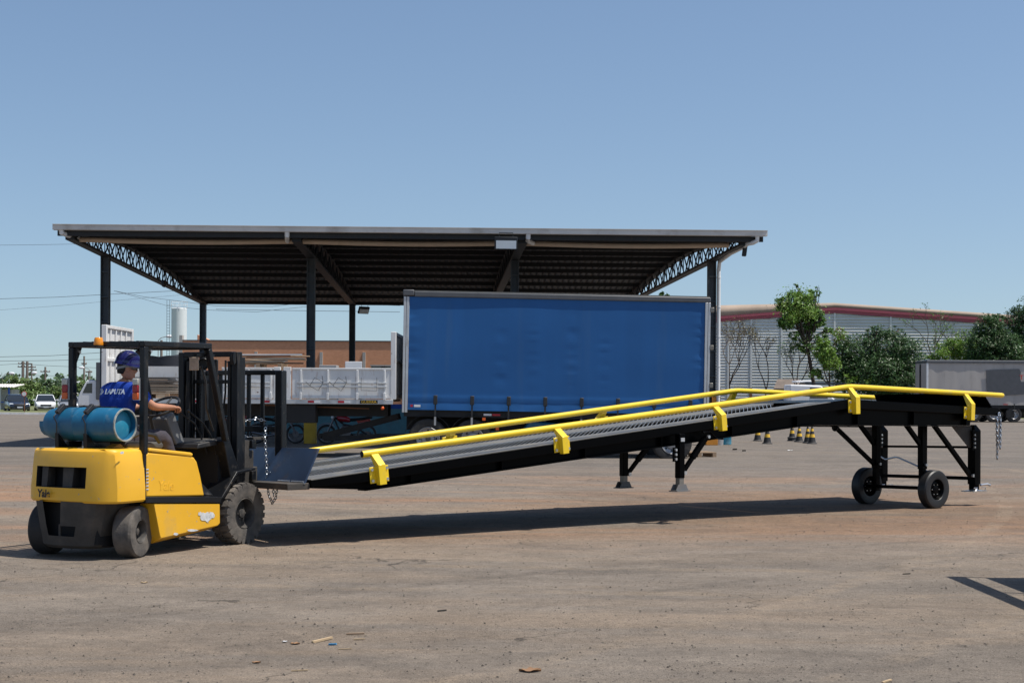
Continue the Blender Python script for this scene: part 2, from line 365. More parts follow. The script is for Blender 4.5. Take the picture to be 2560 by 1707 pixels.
    keep = mul(rng(vo.outputs['Distance'], .50, .30), rng(sepc.outputs[0], .72, .78))
    wear = rng(noi(mp(.5, 1.1), .9, 6.), .36, .62)
    cur = mix(mul(keep, mul(wear, .85)), cur, (.048, .042, .038))
    keep2 = mul(rng(vo.outputs['Distance'], .45, .30), rng(sepc.outputs[1], .88, .92))
    cur = mix(mul(keep2, .5), cur, (.36, .315, .26))
    vo2 = N.new('ShaderNodeTexVoronoi'); vo2.inputs['Scale'].default_value = 24.; L.new(P, vo2.inputs['Vector'])
    sep2 = N.new('ShaderNodeSeparateColor'); L.new(vo2.outputs['Color'], sep2.inputs[0])
    cur = mix(mul(mul(rng(vo2.outputs['Distance'], .30, .18), rng(sep2.outputs[0], .90, .93)), .8), cur, (.06, .052, .046))
    fine = rng(noi(P, 70., 8., .85), .38, .64)
    cur = mix(.62, cur, mix(fine, (.45, .45, .46), (1.45, 1.42, 1.39)), 'MULTIPLY')
    fine2 = rng(noi(P, 11., 7., .8), .36, .64)
    cur = mix(.45, cur, mix(fine2, (.68, .68, .68), (1.25, 1.24, 1.22)), 'MULTIPLY')
    mott = rng(noi(mp(.8, 1), 1.9, 8., .7), .34, .66)
    cur = mix(.40, cur, mix(mott, (.72, .71, .70), (1.22, 1.21, 1.20)), 'MULTIPLY')
    L.new(cur, b.inputs['Base Color'])
    bp = N.new('ShaderNodeBump'); bp.inputs['Strength'].default_value = .9; bp.inputs['Distance'].default_value = .016
    L.new(noi(P, 45., 9., .8), bp.inputs['Height'])
    bp2 = N.new('ShaderNodeBump'); bp2.inputs['Strength'].default_value = .35; bp2.inputs['Distance'].default_value = .05; L.new(noi(mp(.5, 1), 3.5, 6., .6), bp2.inputs['Height']); L.new(bp2.outputs[0], bp.inputs['Normal'])
    L.new(bp.outputs[0], b.inputs['Normal'])
ground_mat()
def text_mesh(body, size, mat_, name, ext=.002, shear=0., offset=0.):
    cu = bpy.data.curves.new(name, 'FONT'); cu.body = body; cu.size = size; cu.extrude = ext; cu.shear = shear; cu.offset = offset; cu.align_x = 'CENTER'; cu.align_y = 'CENTER'
    ob = bpy.data.objects.new(name, cu); col.objects.link(ob); dg = bpy.context.evaluated_depsgraph_get()
    me = bpy.data.meshes.new_from_object(ob.evaluated_get(dg)); bpy.data.objects.remove(ob); me.materials.clear(); me.materials.append(MT[mat_]); return me
# ------------------------------------------------------------------ ground
def gz(x, y): return -.1*math.exp(-((x-5.5)**2+(y-24)**2)/(2*3.5**2))
def axis(lo, hi, fine, mid, far):
    s = set()
    for a, bb, st in ((fine[0], fine[1], fine[2]), (mid[0], mid[1], mid[2])):
        k = a
        while k <= bb+1e-6: s.add(round(k, 3)); k += st
    for v in far: s.add(v)
    return sorted(x for x in s if lo <= x <= hi)
xs = axis(-4000, 4000, (-14, 18, 1.), (-60, 60, 10), (-4000, -1500, -500, -200, -100, 100, 200, 500, 1500, 4000))
ys = axis(-400, 6000, (6, 40, 1.), (-20, 140, 10), (-400, -100, -40, 200, 400, 900, 2000, 6000))
mb = MB(); nx = len(xs)
mb.add([(x, y, gz(x, y)) for y in ys for x in xs], [(j*nx+i, j*nx+i+1, (j+1)*nx+i+1, (j+1)*nx+i) for j in range(len(ys)-1) for i in range(nx-1)])
tag(mb.build('ground', 'ground', ang=80), kind='structure')
# ------------------------------------------------------------------ wheels, chains
def wheel(parent, c, ax, R, wd, rr, tm='rubber', rm='rim_dark', lugs=0, nuts=0, style='disc', n=40):
    ax = Vector(ax).normalized(); we = empty('wheel', c, 0, parent)
    h = wd/2; t = MB()
    t.lathe([(rr, -h*.86), (R*.80, -h), (R*.94, -h*.95), (R, -h*.72), (R, h*.72), (R*.94, h*.95), (R*.80, h), (rr*1.04, h*.9), (rr, h*.80)], (0, 0, 0), ax, n, closed=True)
    d, a, b = frame_of(ax)
    for k in range(lugs):
        th = 2*PI*k/lugs
        for sgn in (-1, 1):
            th2 = th+(PI/lugs if sgn > 0 else 0); e = a*math.cos(th2)+b*math.sin(th2); ta = -a*math.sin(th2)+b*math.cos(th2)
            p0, p1 = e*(R*.985)+d*(sgn*h*1.0), e*(R*1.0)+d*(sgn*h*.12)+ta*(R*.05*sgn)
            ww = 2*PI*R/lugs*.36
            t.hex([p0-e*.05-ta*ww, p0-e*.05+ta*ww, p1-e*.03+ta*ww, p1-e*.03-ta*ww, p0+e*.004-ta*ww*.85, p0+e*.004+ta*ww*.85, p1+e*.014+ta*ww*.85, p1+e*.014-ta*ww*.85])
    t.build('tyre', tm, we, ang=32)
    r = MB()
    if style == 'deep':
        r.lathe([(rr*1.02, h*.86), (rr*.95, h*.90), (rr*.90, h*.78), (rr*.86, -h*.2), (rr*.5, -h*.35), (.01, -h*.35)], (0, 0, 0), ax, n, c0=False)
        rim = r.build('rim', rm, we)
        u = MB(); u.lathe([(rr*.46, -h*.4), (rr*.44, h*.30), (rr*.36, h*.36), (rr*.30, h*.36), (rr*.28, h*.55), (rr*.12, h*.60), (.01, h*.60)], (0, 0, 0), ax, 20)
        for k in range(6):
            e = a*math.cos(k*PI/3)+b*math.sin(k*PI/3); u.cyl(e*rr*.38+d*h*.2, e*rr*.38+d*h*.48, rr*.055, 6)
        u.build('hub', 'rim_dark', we)
    elif style == 'truck':
        r.lathe([(rr*1.02, h*.85), (rr*.97, h*.95), (rr*.92, h*.86), (rr*.88, h*.30), (rr*.60, h*.12), (rr*.52, h*.45), (rr*.30, h*.5), (.01, h*.5)], (0, 0, 0), ax, n, c0=False); r.build('rim', rm, we)
        u = MB(); u.cyl(d*h*.4, d*h*1.0, rr*.24, 20, rr*.2)
        u.build('hub', 'rim_dark', we)
        u = MB()
        for k in range(8):
            e = a*math.cos(k*PI/4)+b*math.sin(k*PI/4); u.cyl(e*rr*.74+d*h*.08, e*rr*.74+d*h*.24, rr*.10, 10)
        u.build('hand_hole_shade', 'dark', we)  # dark discs paint the shade of open holes in the rim
    else:
        r.lathe([(rr*1.02, h*.80), (rr*.96, h*.86), (rr*.90, h*.70), (rr*.80, h*.28), (rr*.66, h*.38), (rr*.45, h*.34), (rr*.40, h*.50), (rr*.18, h*.55), (.01, h*.55)], (0, 0, 0), ax, n, c0=False); r.build('rim', rm, we)
        if nuts:
            u = MB()
            for k in range(nuts):
                e = a*math.cos(2*PI*k/nuts)+b*math.sin(2*PI*k/nuts); u.cyl(e*rr*.52+d*h*.3, e*rr*.52+d*h*.52, rr*.05, 6)
            u.build('wheel_nuts', 'steel', we)
    return we
def chain_links(mb, path, pitch=.034, rw=.0052):
    path = [Vector(p) for p in path]; segs = [(path[i+1]-path[i]).length for i in range(len(path)-1)]; tot = sum(segs); k = int(tot/pitch)
    def pos(d):
        for i, s in enumerate(segs):
            if d <= s or i == len(segs)-1: return path[i].lerp(path[i+1], min(1, d/s if s else 0)), (path[i+1]-path[i]).normalized()
            d -= s
    for i in range(k):
        p, d = pos((i+.5)*pitch); _, a, b = frame_of(d); s = a if i % 2 else b
        L, W = pitch*.46, .0135; ring = []
        for j in range(10):
            t = 2*PI*j/10; ring.append(p+d*(L*math.cos(t)*1.25)+s*(W*math.sin(t)))
        mb.tube(ring, rw, 5, closed=True)
def local_on(fr_o, fr_a, px, py, t):          # pixel ray meets the plane y=t of a placed frame; returns frame coordinates
    f = Vector((math.cos(fr_a), math.sin(fr_a), 0)); l = Vector((-math.sin(fr_a), math.cos(fr_a), 0)); d = ray(px, py); O = Vector((fr_o[0], fr_o[1], 0)); C = Vector((0, 0, H))
    k = (O+l*t-C).dot(l)/d.dot(l); p = C+d*k; return Vector(((p-O).dot(f), t, p.z))
# ------------------------------------------------------------------ forklift   x forward, y left, z up
FO, FA = (-2.8635, 15.0144), math.radians(62.5)
fk = tag(empty('forklift', (*FO, 0), FA), 'worn yellow and black forklift lifting the low end of the ramp', 'forklift')
def mirror_poly(p): return p
W0, W1 = .02, 1.18; TC = (W0+W1)/2
# counterweight
def cw_ring(off, z, sc_=0.):
    hw = (W1-W0)/2-off
    pts = [(-1.43, -hw), (-1.62, -hw), (-1.73, -hw+.004), (-1.785, -hw+.025), (-1.82, -hw+.07)]
    for y in (-.43, -.26, -.10, .06, .24, .40, .47):
        pts.append((-1.86-.055*(1-(y/.5)**2)+off*.9, y))
    pts += [(-1.82+off, hw-.05), (-1.77+off, hw-.02), (-1.66, hw), (-1.43, hw)]
    return [(x, TC+y, z) for x, y in pts]
rings = [cw_ring(.02, .545), cw_ring(0, .565), cw_ring(.0, .685), cw_ring(.018, .885), cw_ring(.035, 1.0), cw_ring(.048, 1.035), cw_ring(.075, 1.055), cw_ring(.14, 1.062)]
skip = {(2, j) for j in range(6, 10)}
cw = MB(); cw.loft(rings, closed=True, caps=True, skip=skip)
cwo = cw.build('counterweight', 'yellow', fk, ang=30)
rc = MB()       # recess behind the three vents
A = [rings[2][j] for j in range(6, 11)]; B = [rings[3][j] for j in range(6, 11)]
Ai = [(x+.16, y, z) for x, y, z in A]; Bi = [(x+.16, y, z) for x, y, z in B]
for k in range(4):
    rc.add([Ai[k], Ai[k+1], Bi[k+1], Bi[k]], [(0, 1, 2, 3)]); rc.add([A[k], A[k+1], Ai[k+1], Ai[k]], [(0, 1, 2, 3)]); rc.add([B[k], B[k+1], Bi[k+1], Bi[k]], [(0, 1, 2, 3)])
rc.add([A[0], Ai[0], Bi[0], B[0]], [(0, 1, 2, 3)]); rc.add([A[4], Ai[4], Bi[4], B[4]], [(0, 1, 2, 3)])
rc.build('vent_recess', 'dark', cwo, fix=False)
for y0, wd in ((.60-TC*0, .06), (.90, .035)):
    v = MB(); v.hex([(-1.87, y0-wd, .688), (-1.87, y0+wd, .688), (-1.75, y0+wd*.7, .688), (-1.75, y0-wd*.7, .688), (-1.85, y0-wd*1.15, .884), (-1.85, y0+wd*1.15, .884), (-1.75, y0+wd*.8, .884), (-1.75, y0-wd*.8, .884)])
    v.build('vent_divider', 'cw_black', cwo)
ym = text_mesh('Yale', .105, 'print_black', 'lettering', .0015, .12, .003)
o = inst(ym, 'lettering', cwo, (-1.932, .845, .622), (PI/2, 0, -PI/2-.11))
# lower counterweight, dark
lw = MB()
def lw_ring(z, y0, y1, s0, s1):
    return [(s1, y0+.0, z), (s0+.10, y0, z), (s0+.02, y0+.05, z), (s0-.04, y0+.2, z), (s0-.05, (y0+y1)/2, z), (s0-.04, y1-.2, z), (s0+.02, y1-.05, z), (s0+.10, y1, z), (s1, y1, z)]
lr = [lw_ring(.10, .34, 1.0, -1.80, -1.30), lw_ring(.13, .31, 1.02, -1.83, -1.30), lw_ring(.22, .30, 1.03, -1.84, -1.30), lw_ring(.32, .27, 1.05, -1.85, -1.30), lw_ring(.555, .20, 1.09, -1.86, -1.30)]
lw.loft(lr, skip={(2, 3), (2, 4), (3, 4)})
lwo = lw.build('lower_counterweight', 'cw_black', fk, ang=30)
v = MB(); v.b2(-1.78, -1.70, .30, 1.0, .14, .55); v.build('recess_back', 'dark', lwo)
v = MB(); v.cyl((-1.86, .70, .21), (-1.86, .70, .33), .014, 10); v.build('tow_pin', 'cw_black', lwo)
v = MB(); v.b2(-1.7, -.5, .30, .85, .12, .52); v.build('axle_housing', 'dark', fk)
v = MB(); v.b2(-1.44, -1.30, .20, .95, .30, .56); v.build('rear_wheel_arch', 'dark', fk)
# hood and seat deck
hd = MB(); hd.side([(-1.405, .585), (-.535, .545), (-.60, .76), (-.655, .90), (-.70, .945), (-.76, .965), (-1.375, 1.022), (-1.405, 1.0)], W0+.012, W1-.012)
hd.build('hood', 'yellow', fk, bev=.018, seg=3)
ld = MB(); ld.side([(-1.375, 1.028), (-.735, .955), (-.725, .985), (-.76, .998), (-1.36, 1.062)], W0+.004, W1-.004)
ld.build('hood_lid', 'yellow', fk, bev=.012, seg=3)
yg = text_mesh('Yale', .135, 'yellow', 'embossed_lettering', .002, .12, .002); inst(yg, 'embossed_lettering', fk, (-1.12, W0+.0115, .68), (PI/2, .06, 0))
# side sills and lower panels
for sgn, y0 in ((1, W0), (-1, W1)):
    f = lambda d: y0+sgn*d
    s_ = MB(); s_.side([(-1.43, .532), (-.305, .462), (-.285, .522), (-1.43, .592)], f(-.008), f(.09)); s_.build('side_sill', 'fork_black', fk, bev=.006)
    p = MB(); p.prism([(-1.303, f(0), .519), (-.309, f(0), .452), (-.300, f(0), .25), (-.33, f(.01), .225), (-1.195, f(.01), .168), (-1.215, f(0), .20)], [(-1.303, f(.2), .519), (-.309, f(.2), .452), (-.300, f(.2), .25), (-.34, f(.16), .17), (-1.17, f(.16), .105), (-1.215, f(.2), .20)])
    p.build('lower_side_panel', 'yellow', fk, bev=.008)
def chip(poly, y): ch = MB(); ch.prism([(a, y, z) for a, z in poly], [(a, y-.0016, z) for a, z in poly]); ch.build('bare_paint_patch', 'chip', fk, ang=80)
P = lambda x, y: (lambda q: (q.x, q.z))(local_on(FO, FA, x, y, W0))
def blob(cx, cy, rx, ry, seed, n=14):
    r = random.Random(seed); return [P(cx+rx*math.cos(2*PI*i/n)*(.65+.6*r.random()), cy+ry*math.sin(2*PI*i/n)*(.65+.6*r.random())) for i in range(n)]
for k, b in enumerate((blob(516, 1291, 15, 13, 3), blob(500, 1284, 7, 5, 8), blob(528, 1286, 8, 9, 5), blob(480, 1325, 14, 3, 6, 10), blob(439, 1334, 7, 4, 9, 9), blob(305, 1131, 5, 4, 4, 8))): chip(b, W0-.0005*(k+1))
# overhead guard
GA, GB = .035, 1.03
for y0 in (GA, GB-.065):
    g = MB(); g.b2(-1.435, -1.375, y0, y0+.065, 1.0, 2.045); g.build('rear_post', 'fork_black', fk, bev=.008)
    g = MB(); g.bar((-.455, y0+.03, 2.05), (-.165, y0+.03, 1.10), .055, .065, (0, 1, 0)); g.build('front_post', 'fork_black', fk, bev=.008)
    g = MB(); g.hex([(-1.375, y0+.01, 1.88), (-1.37, y0+.055, 1.88), (-1.37, y0+.055, 1.9), (-1.375, y0+.01, 1.9), (-1.375, y0+.01, 2.045), (-1.30, y0+.01, 2.045), (-1.30, y0+.055, 2.045), (-1.375, y0+.055, 2.045)]); g.build('post_gusset', 'fork_black', fk)
    g = MB(); g.cyl((-1.34, y0-.006, 2.0), (-1.34, y0+.07, 2.0), .013, 8); g.build('gusset_bolt', 'steel', fk)
g = MB(); g.b2(-1.437, -1.40, GA+.002, GA+.035, .59, 1.0); g.build('lower_post', 'fork_black', fk)
g = MB()
for k in range(7): g.cyl((-1.398, GA+.012, .66+k*.032), (-1.375, GA-.004, .66+k*.032), .011, 8)
g.build('hood_spring', 'steel', fk)
for y0 in (GA, GB-.065):
    g = MB(); g.hex([(-1.437, y0, 2.045), (-.425, y0, 2.052), (-.425, y0+.065, 2.052), (-1.437, y0+.065, 2.045), (-1.437, y0, 2.10), (-.425, y0, 2.108), (-.425, y0+.065, 2.108), (-1.437, y0+.065, 2.10)]); g.build('roof_side_beam', 'fork_black', fk, bev=.008)
for s0 in (-1.437, -.49):
    g = MB(); g.b2(s0, s0+.062, GA+.066, GB-.066, 2.043, 2.099); g.build('roof_cross_beam', 'fork_black', fk, bev=.008)
for k in range(7):
    y = GA+.15+k*(GB-GA-.30)/6
    g = MB(); g.b2(-1.374, -.491, y-.011, y+.011, 2.06, 2.105); g.build('roof_bar', 'fork_black', fk)
for y0 in (GA+.085, GB+.015):
    L_ = empty('tail_lamp', (-1.455, y0, 1.53), 0, fk)
    for nm, m_, z0, z1 in (('amber_lens', 'orange_lens', 0, .068), ('red_lens', 'red_lens', .069, .142), ('clear_lens', 'white_lens', .143, .205)):
        v = MB(); v.b2(-.018, .0, -.036, .036, z0, z1); v.build(nm, m_, L_, bev=.008)
    v = MB(); v.b2(.001, .02, -.04, .04, -.005, .21); v.build('lamp_housing', 'alu', L_)
bc = MB(); bc.lathe([(.046, 0), (.048, .012), (.040, .068), (.034, .076), (.01, .078)], (-1.462, .60, 2.062), (0, 0, 1), 20); bco = bc.build('beacon', 'amber', fk)
v = MB(); v.cyl((-1.462, .60, 2.045), (-1.462, .60, 2.0615), .05, 20); v.build('beacon_base', 'dark', bco)
# floor, cowl, fenders, dash
v = MB(); v.side([(-.62, .46), (-.28, .44), (-.10, .44), (-.10, .52), (-.28, .52), (-.62, .54)], W0+.05, W1-.05); v.build('floor_plate', 'fork_black', fk)
v = MB(); v.hex([(-.56, W0+.06, .56), (-.33, W0+.06, .535), (-.33, W0+.24, .535), (-.56, W0+.24, .56), (-.58, W0+.20, .72), (-.40, W0+.20, .70), (-.40, W0+.26, .70), (-.58, W0+.26, .72)]); v.build('step', 'fork_black', fk, bev=.01)
for sgn, y0 in ((1, W0-.012), (-1, W1+.012)):
    f = lambda d: y0+sgn*d
    fe = MB(); fe.prism([(-.305, f(0), .50), (-.275, f(0), .535), (-.045, f(0), .775), (.27, f(0), .80), (.27, f(0), .775), (-.03, f(0), .745), (-.25, f(0), .515)], [(-.305, f(.27), .50), (-.275, f(.27), .535), (-.045, f(.27), .775), (.27, f(.27), .80), (.27, f(.27), .775), (-.03, f(.27), .745), (-.25, f(.27), .515)])
    fe.build('fender', 'fork_black', fk, bev=.006)
    c_ = MB(); c_.hex([(-.07, f(.04), .60), (.06, f(.04), .76), (.06, f(.2), .76), (-.07, f(.2), .60), (-.20, f(.05), 1.10), (-.12, f(.05), 1.14), (-.12, f(.2), 1.14), (-.20, f(.2), 1.10)]); c_.build('front_cowl', 'fork_black', fk, bev=.01)
v = MB(); v.b2(-.16, -.06, W0+.15, W1-.15, .5, 1.06); v.build('bulkhead', 'dark', fk)
v = MB(); v.hex([(-.50, .16, 1.02), (-.08, .16, 1.06), (-.08, 1.0, 1.06), (-.50, 1.0, 1.02), (-.48, .16, 1.075), (-.10, .16, 1.12), (-.10, 1.0, 1.12), (-.48, 1.0, 1.075)]); dash = v.build('dashboard', 'vinyl', fk, bev=.012)
v = MB(); v.hex([(-.42, .19, 1.084), (-.20, .19, 1.108), (-.20, .30, 1.108), (-.42, .30, 1.084), (-.42, .19, 1.09), (-.20, .19, 1.114), (-.20, .30, 1.114), (-.42, .30, 1.09)]); v.build('instrument_panel', 'galv', dash)
v = MB(); v.hex([(-.50, .44, 1.06), (-.36, .44, 1.07), (-.36, .70, 1.07), (-.50, .70, 1.06), (-.62, .47, 1.33), (-.50, .47, 1.40), (-.50, .67, 1.40), (-.62, .67, 1.33)]); v.build('steering_console', 'console', fk, bev=.015)
sw = MB(); cst = Vector((-.56, .58, 1.455)); nrm = Vector((-.52, 0, .85)).normalized(); a_ = Vector((0, 1, 0)); b_ = nrm.cross(a_)
sw.tube([cst+(a_*math.cos(2*PI*k/24)+b_*math.sin(2*PI*k/24))*.185 for k in range(24)], .015, 8, closed=True)
for k in range(3): sw.tube([cst-nrm*.02, cst+(a_*math.cos(2.1*k+.5)+b_*math.sin(2.1*k+.5))*.18], .01, 6)
sw.cyl(cst-nrm*.16, cst+nrm*.01, .03, 12); sw.build('steering_wheel', 'vinyl', fk)
for k, (y0, ds) in enumerate(((.335, 0), (.285, .10))):
    lv = MB(); pts = [(-.14+ds, y0-.02, .92), (-.26+ds, y0-.01, 1.16), (-.34+ds*.8, y0, 1.28), (-.56+ds, y0+.02, 1.405)]
    lv.tube(pts, .0095, 6); lvo = lv.build('control_lever', 'fork_black', fk)
    v = MB(); v.sph((-.565+ds, y0+.02, 1.412), .019, 10, 8); v.build('knob', 'vinyl', lvo)
# seat
st = empty('seat', (0, 0, 0), 0, fk)
v = MB(); v.side([(-1.36, 1.062), (-.84, 1.02), (-.80, 1.06), (-.83, 1.10), (-1.34, 1.12)], .33, .82); v.build('seat_cushion', 'seat_grey', st, bev=.025, seg=3)
v = MB(); v.hex([(-1.40, .33, 1.12), (-1.32, .34, 1.12), (-1.32, .81, 1.12), (-1.40, .82, 1.12), (-1.47, .36, 1.46), (-1.41, .37, 1.46), (-1.41, .78, 1.46), (-1.47, .79, 1.46)]); v.build('seat_back', 'vinyl', st, bev=.025, seg=3)
v = MB(); v.tube([(-1.36, .30, 1.15), (-1.20, .285, 1.20), (-1.0, .285, 1.17), (-.93, .285, 1.10)], .022, 8); v.build('seat_rail', 'vinyl', st)
# mast
for y0 in (.07, .80):
    for ds, dw, z1 in ((0, .075, 2.035), (.075, .06, 1.98)):
        yy = y0+(.02 if ds else 0)*(1 if y0 < .5 else -1)
        m_ = MB(); m_.b2(.03+ds, .115+ds, yy, yy+dw, .12, z1); m_.build('mast_rail', 'mast_black', fk, bev=.006)
    m_ = MB(); yc = y0+(.12 if y0 < .5 else -.05); m_.cyl((.05, yc, .2), (.05, yc, 1.35), .032, 14); m_.cyl((.05, yc, 1.35), (.05, yc, 1.94), .021, 14); m_.build('lift_cylinder', 'mast_black', fk)
    m_ = MB(); yc = y0+(.20 if y0 < .5 else -.14)
    for k in range(52): m_.box((.14, yc, .85+k*.021), (.012, .022 if k % 2 else .014, .018))
    m_.build('lift_chain', 'fork_black', fk)
for y0, ds in ((.20, .10), (.68, .10), (.155, .05), (.735, .05)):
    m_ = MB(); m_.b2(.05+ds, .10+ds, y0, y0+.05, .2, 1.96); m_.build('inner_mast_rail', 'mast_black', fk, bev=.005)
m_ = MB(); m_.b2(.19, .20, .30, .66, .55, 1.30); m_.build('mast_guard', 'mast_black', fk)
for z0, z1, s0 in ((1.985, 2.04, .03), (1.70, 1.74, .12), (.30, .36, .03)):
    m_ = MB(); m_.b2(s0, s0+.08, .146, .799, z0, z1); m_.build('mast_crossbar', 'mast_black', fk, bev=.006)
m_ = MB(); m_.side([(.035, 2.03), (.02, 1.92), (-.01, 1.9), (-.03, 1.96), (-.02, 2.03)], .08, .13); m_.build('mast_head_plate', 'mast_black', fk)
m_ = MB()
for pts in ([(.12, .30, 1.95), (.13, .31, 1.6), (.10, .34, 1.2), (.14, .3, .9)], [(.12, .42, 1.93), (.15, .45, 1.4), (.1, .42, .9)], [(.13, .62, 1.95), (.15, .60, 1.5), (.12, .64, .8)], [(-.40, .20, 1.88), (-.36, .17, 1.72), (-.34, .18, 1.45), (-.2, .2, 1.2)]): m_.tube(pts, .012, 6)
m_.build('hydraulic_hoses', 'vinyl', fk)
m_ = MB(); m_.b2(.125, .15, .42, .54, .3, 1.96); m_.build('free_lift_cylinder', 'mast_black', fk, bev=.01)
lb = MB(); lb.b2(-.60, -.32, .09, .13, 1.975, 2.0); lb.b2(-.44, -.38, .09, .13, 2.0, 2.045); lb.build('lamp_bracket', 'fork_black', fk)
mr = MB(); mr.b2(-.53, -.517, .13, .25, 1.865, 2.0); mro = mr.build('mirror', 'mirror_dusty', fk, bev=.03, seg=4); mro.location = (0, 0, -.035)
hl = MB(); hl.lathe([(.02, -.03), (.05, -.02), (.062, .02), (.055, .026), (.045, .01), (.01, .008)], (-.36, .20, 1.90), (-.6, -.4, 0), 18); hl.build('work_lamp', 'fork_black', fk)
# carriage, backrest, forks
for z0, z1 in ((.66, .76), (1.0, 1.09)):
    m_ = MB(); m_.b2(.33, .40, .10, 1.08, z0, z1); m_.build('carriage_bar', 'fork_black', fk, bev=.006)
for a_0, a_1, b_0, b_1, c_0, c_1 in ((.20, .33, .14, .20, .62, 1.09), (.20, .33, .95, 1.0, .62, 1.09), (.40, .62, .14, .22, 1.095, 1.12)): m_ = MB(); m_.b2(a_0, a_1, b_0, b_1, c_0, c_1); m_.build('carriage_plate', 'cw_black', fk)
m_ = MB(); m_.b2(.34, .42, .15, .30, .64, .98); m_.b2(.42, .50, .16, .28, .64, .80); m_.build('fork_shank', 'cw_black', fk, bev=.01)
for y0 in (.16, .86):
    m_ = MB(); m_.hex([(.43, y0, .565), (1.75, y0+.02, .585), (1.75, y0+.12, .585), (.43, y0+.14, .565), (.43, y0, .615), (1.75, y0+.02, .598), (1.75, y0+.12, .598), (.43, y0+.14, .615)]); m_.build('fork', 'fork_black', fk, bev=.004)
BS = .70
for y0, wd in ((-.03, .10), (1.05, .10)):
    m_ = MB(); m_.b2(BS-.02, BS+.07, y0, y0+wd, .62, 1.85); m_.build('backrest_post', 'fork_black', fk, bev=.012)
m_ = MB(); m_.b2(BS, BS+.05, -.018, 1.133, 1.80, 1.853); m_.build('backrest_top_bar', 'fork_black', fk, bev=.01)
m_ = MB(); m_.b2(BS-.01, BS+.05, .055, 1.06, 1.17, 1.235); m_.build('backrest_mid_bar', 'fork_black', fk, bev=.008)
for y0 in (.27, .46, .66, .86):
    m_ = MB(); m_.b2(BS+.01, BS+.04, y0-.022, y0+.022, 1.235, 1.80); m_.build('backrest_bar', 'fork_black', fk, bev=.005)
# wheels
wheel(fk, (.11, W0+.10, .322), (0, -1, 0), .322, .23, .165, 'rubber_dusty', 'rim_dark', 24, style='deep')
wheel(fk, (.11, W1-.10, .322), (0, 1, 0), .322, .23, .165, 'rubber_dusty', 'rim_dark', 24, style='deep')
ST = math.radians(16.5)
wheel(fk, (-1.44, .17, .252), (math.sin(ST), -math.cos(ST), 0), .252, .20, .118, 'rubber_dusty', 'rim_dark', style='deep')
wheel(fk, (-1.58, 1.13, .252), (-math.sin(ST), math.cos(ST), 0), .252, .20, .118, 'rubber', 'rim_dark', style='deep')  # darker rubber than the other tyres paints the shade on this wheel
# gas cylinder strapped behind the seat
gc = tag(empty('gas_cylinder', (*FO, 0), FA), 'blue gas cylinder lying across the back of the forklift', 'gas cylinder')
TX, TZ, TR = -1.60, 1.288, .163
def tk(r, y): return (r, y)
g = MB(); g.lathe([(.05, -1.09), (.10, -1.085), (.145, -1.05), (TR-.004, -.99), (TR, -.96), (TR, -.66), (TR+.002, -.655), (TR, -.65), (TR, -.26), (TR-.006, -.22), (TR-.03, -.195), (.11, -.185), (.02, -.183)], (TX, 0, TZ), (0, -1, 0), 48); g.build('tank_body', 'tank_blue', gc)
g = MB(); g.lathe([(TR-.012, -.24), (TR-.002, -.232), (TR-.004, -.125), (TR-.010, -.118), (TR-.018, -.125), (TR-.018, -.2)], (TX, 0, TZ), (0, -1, 0), 48, closed=True); g.build('foot_ring', 'tank_blue', gc)
g = MB(); g.lathe([(TR-.003, -.128), (TR-.004, -.114), (TR-.017, -.114), (TR-.018, -.128)], (TX, 0, TZ), (0, -1, 0), 48, closed=True); g.build('foot_ring_edge', 'tank_rim', gc)
g = MB(); g.lathe([(TR-.022, -.182), (.09, -.165), (.004, -.158)], (TX, 0, TZ), (0, -1, 0), 40); g.build('tank_end', 'tank_cyan', gc)
g = MB()
for k in range(15):
    if 3 <= k <= 6: continue
    a0, a1 = 2*PI*k/15, 2*PI*(k+1)/15
    q = lambda a, y, r: (TX+r*math.cos(a), y, TZ+r*math.sin(a))
    g.hex([q(a0, 1.02, .125), q(a1, 1.02, .125), q(a1, 1.02, .119), q(a0, 1.02, .119), q(a0, 1.12, .125), q(a1, 1.12, .125), q(a1, 1.12, .119), q(a0, 1.12, .119)])
g.build('valve_collar', 'tank_blue', gc)
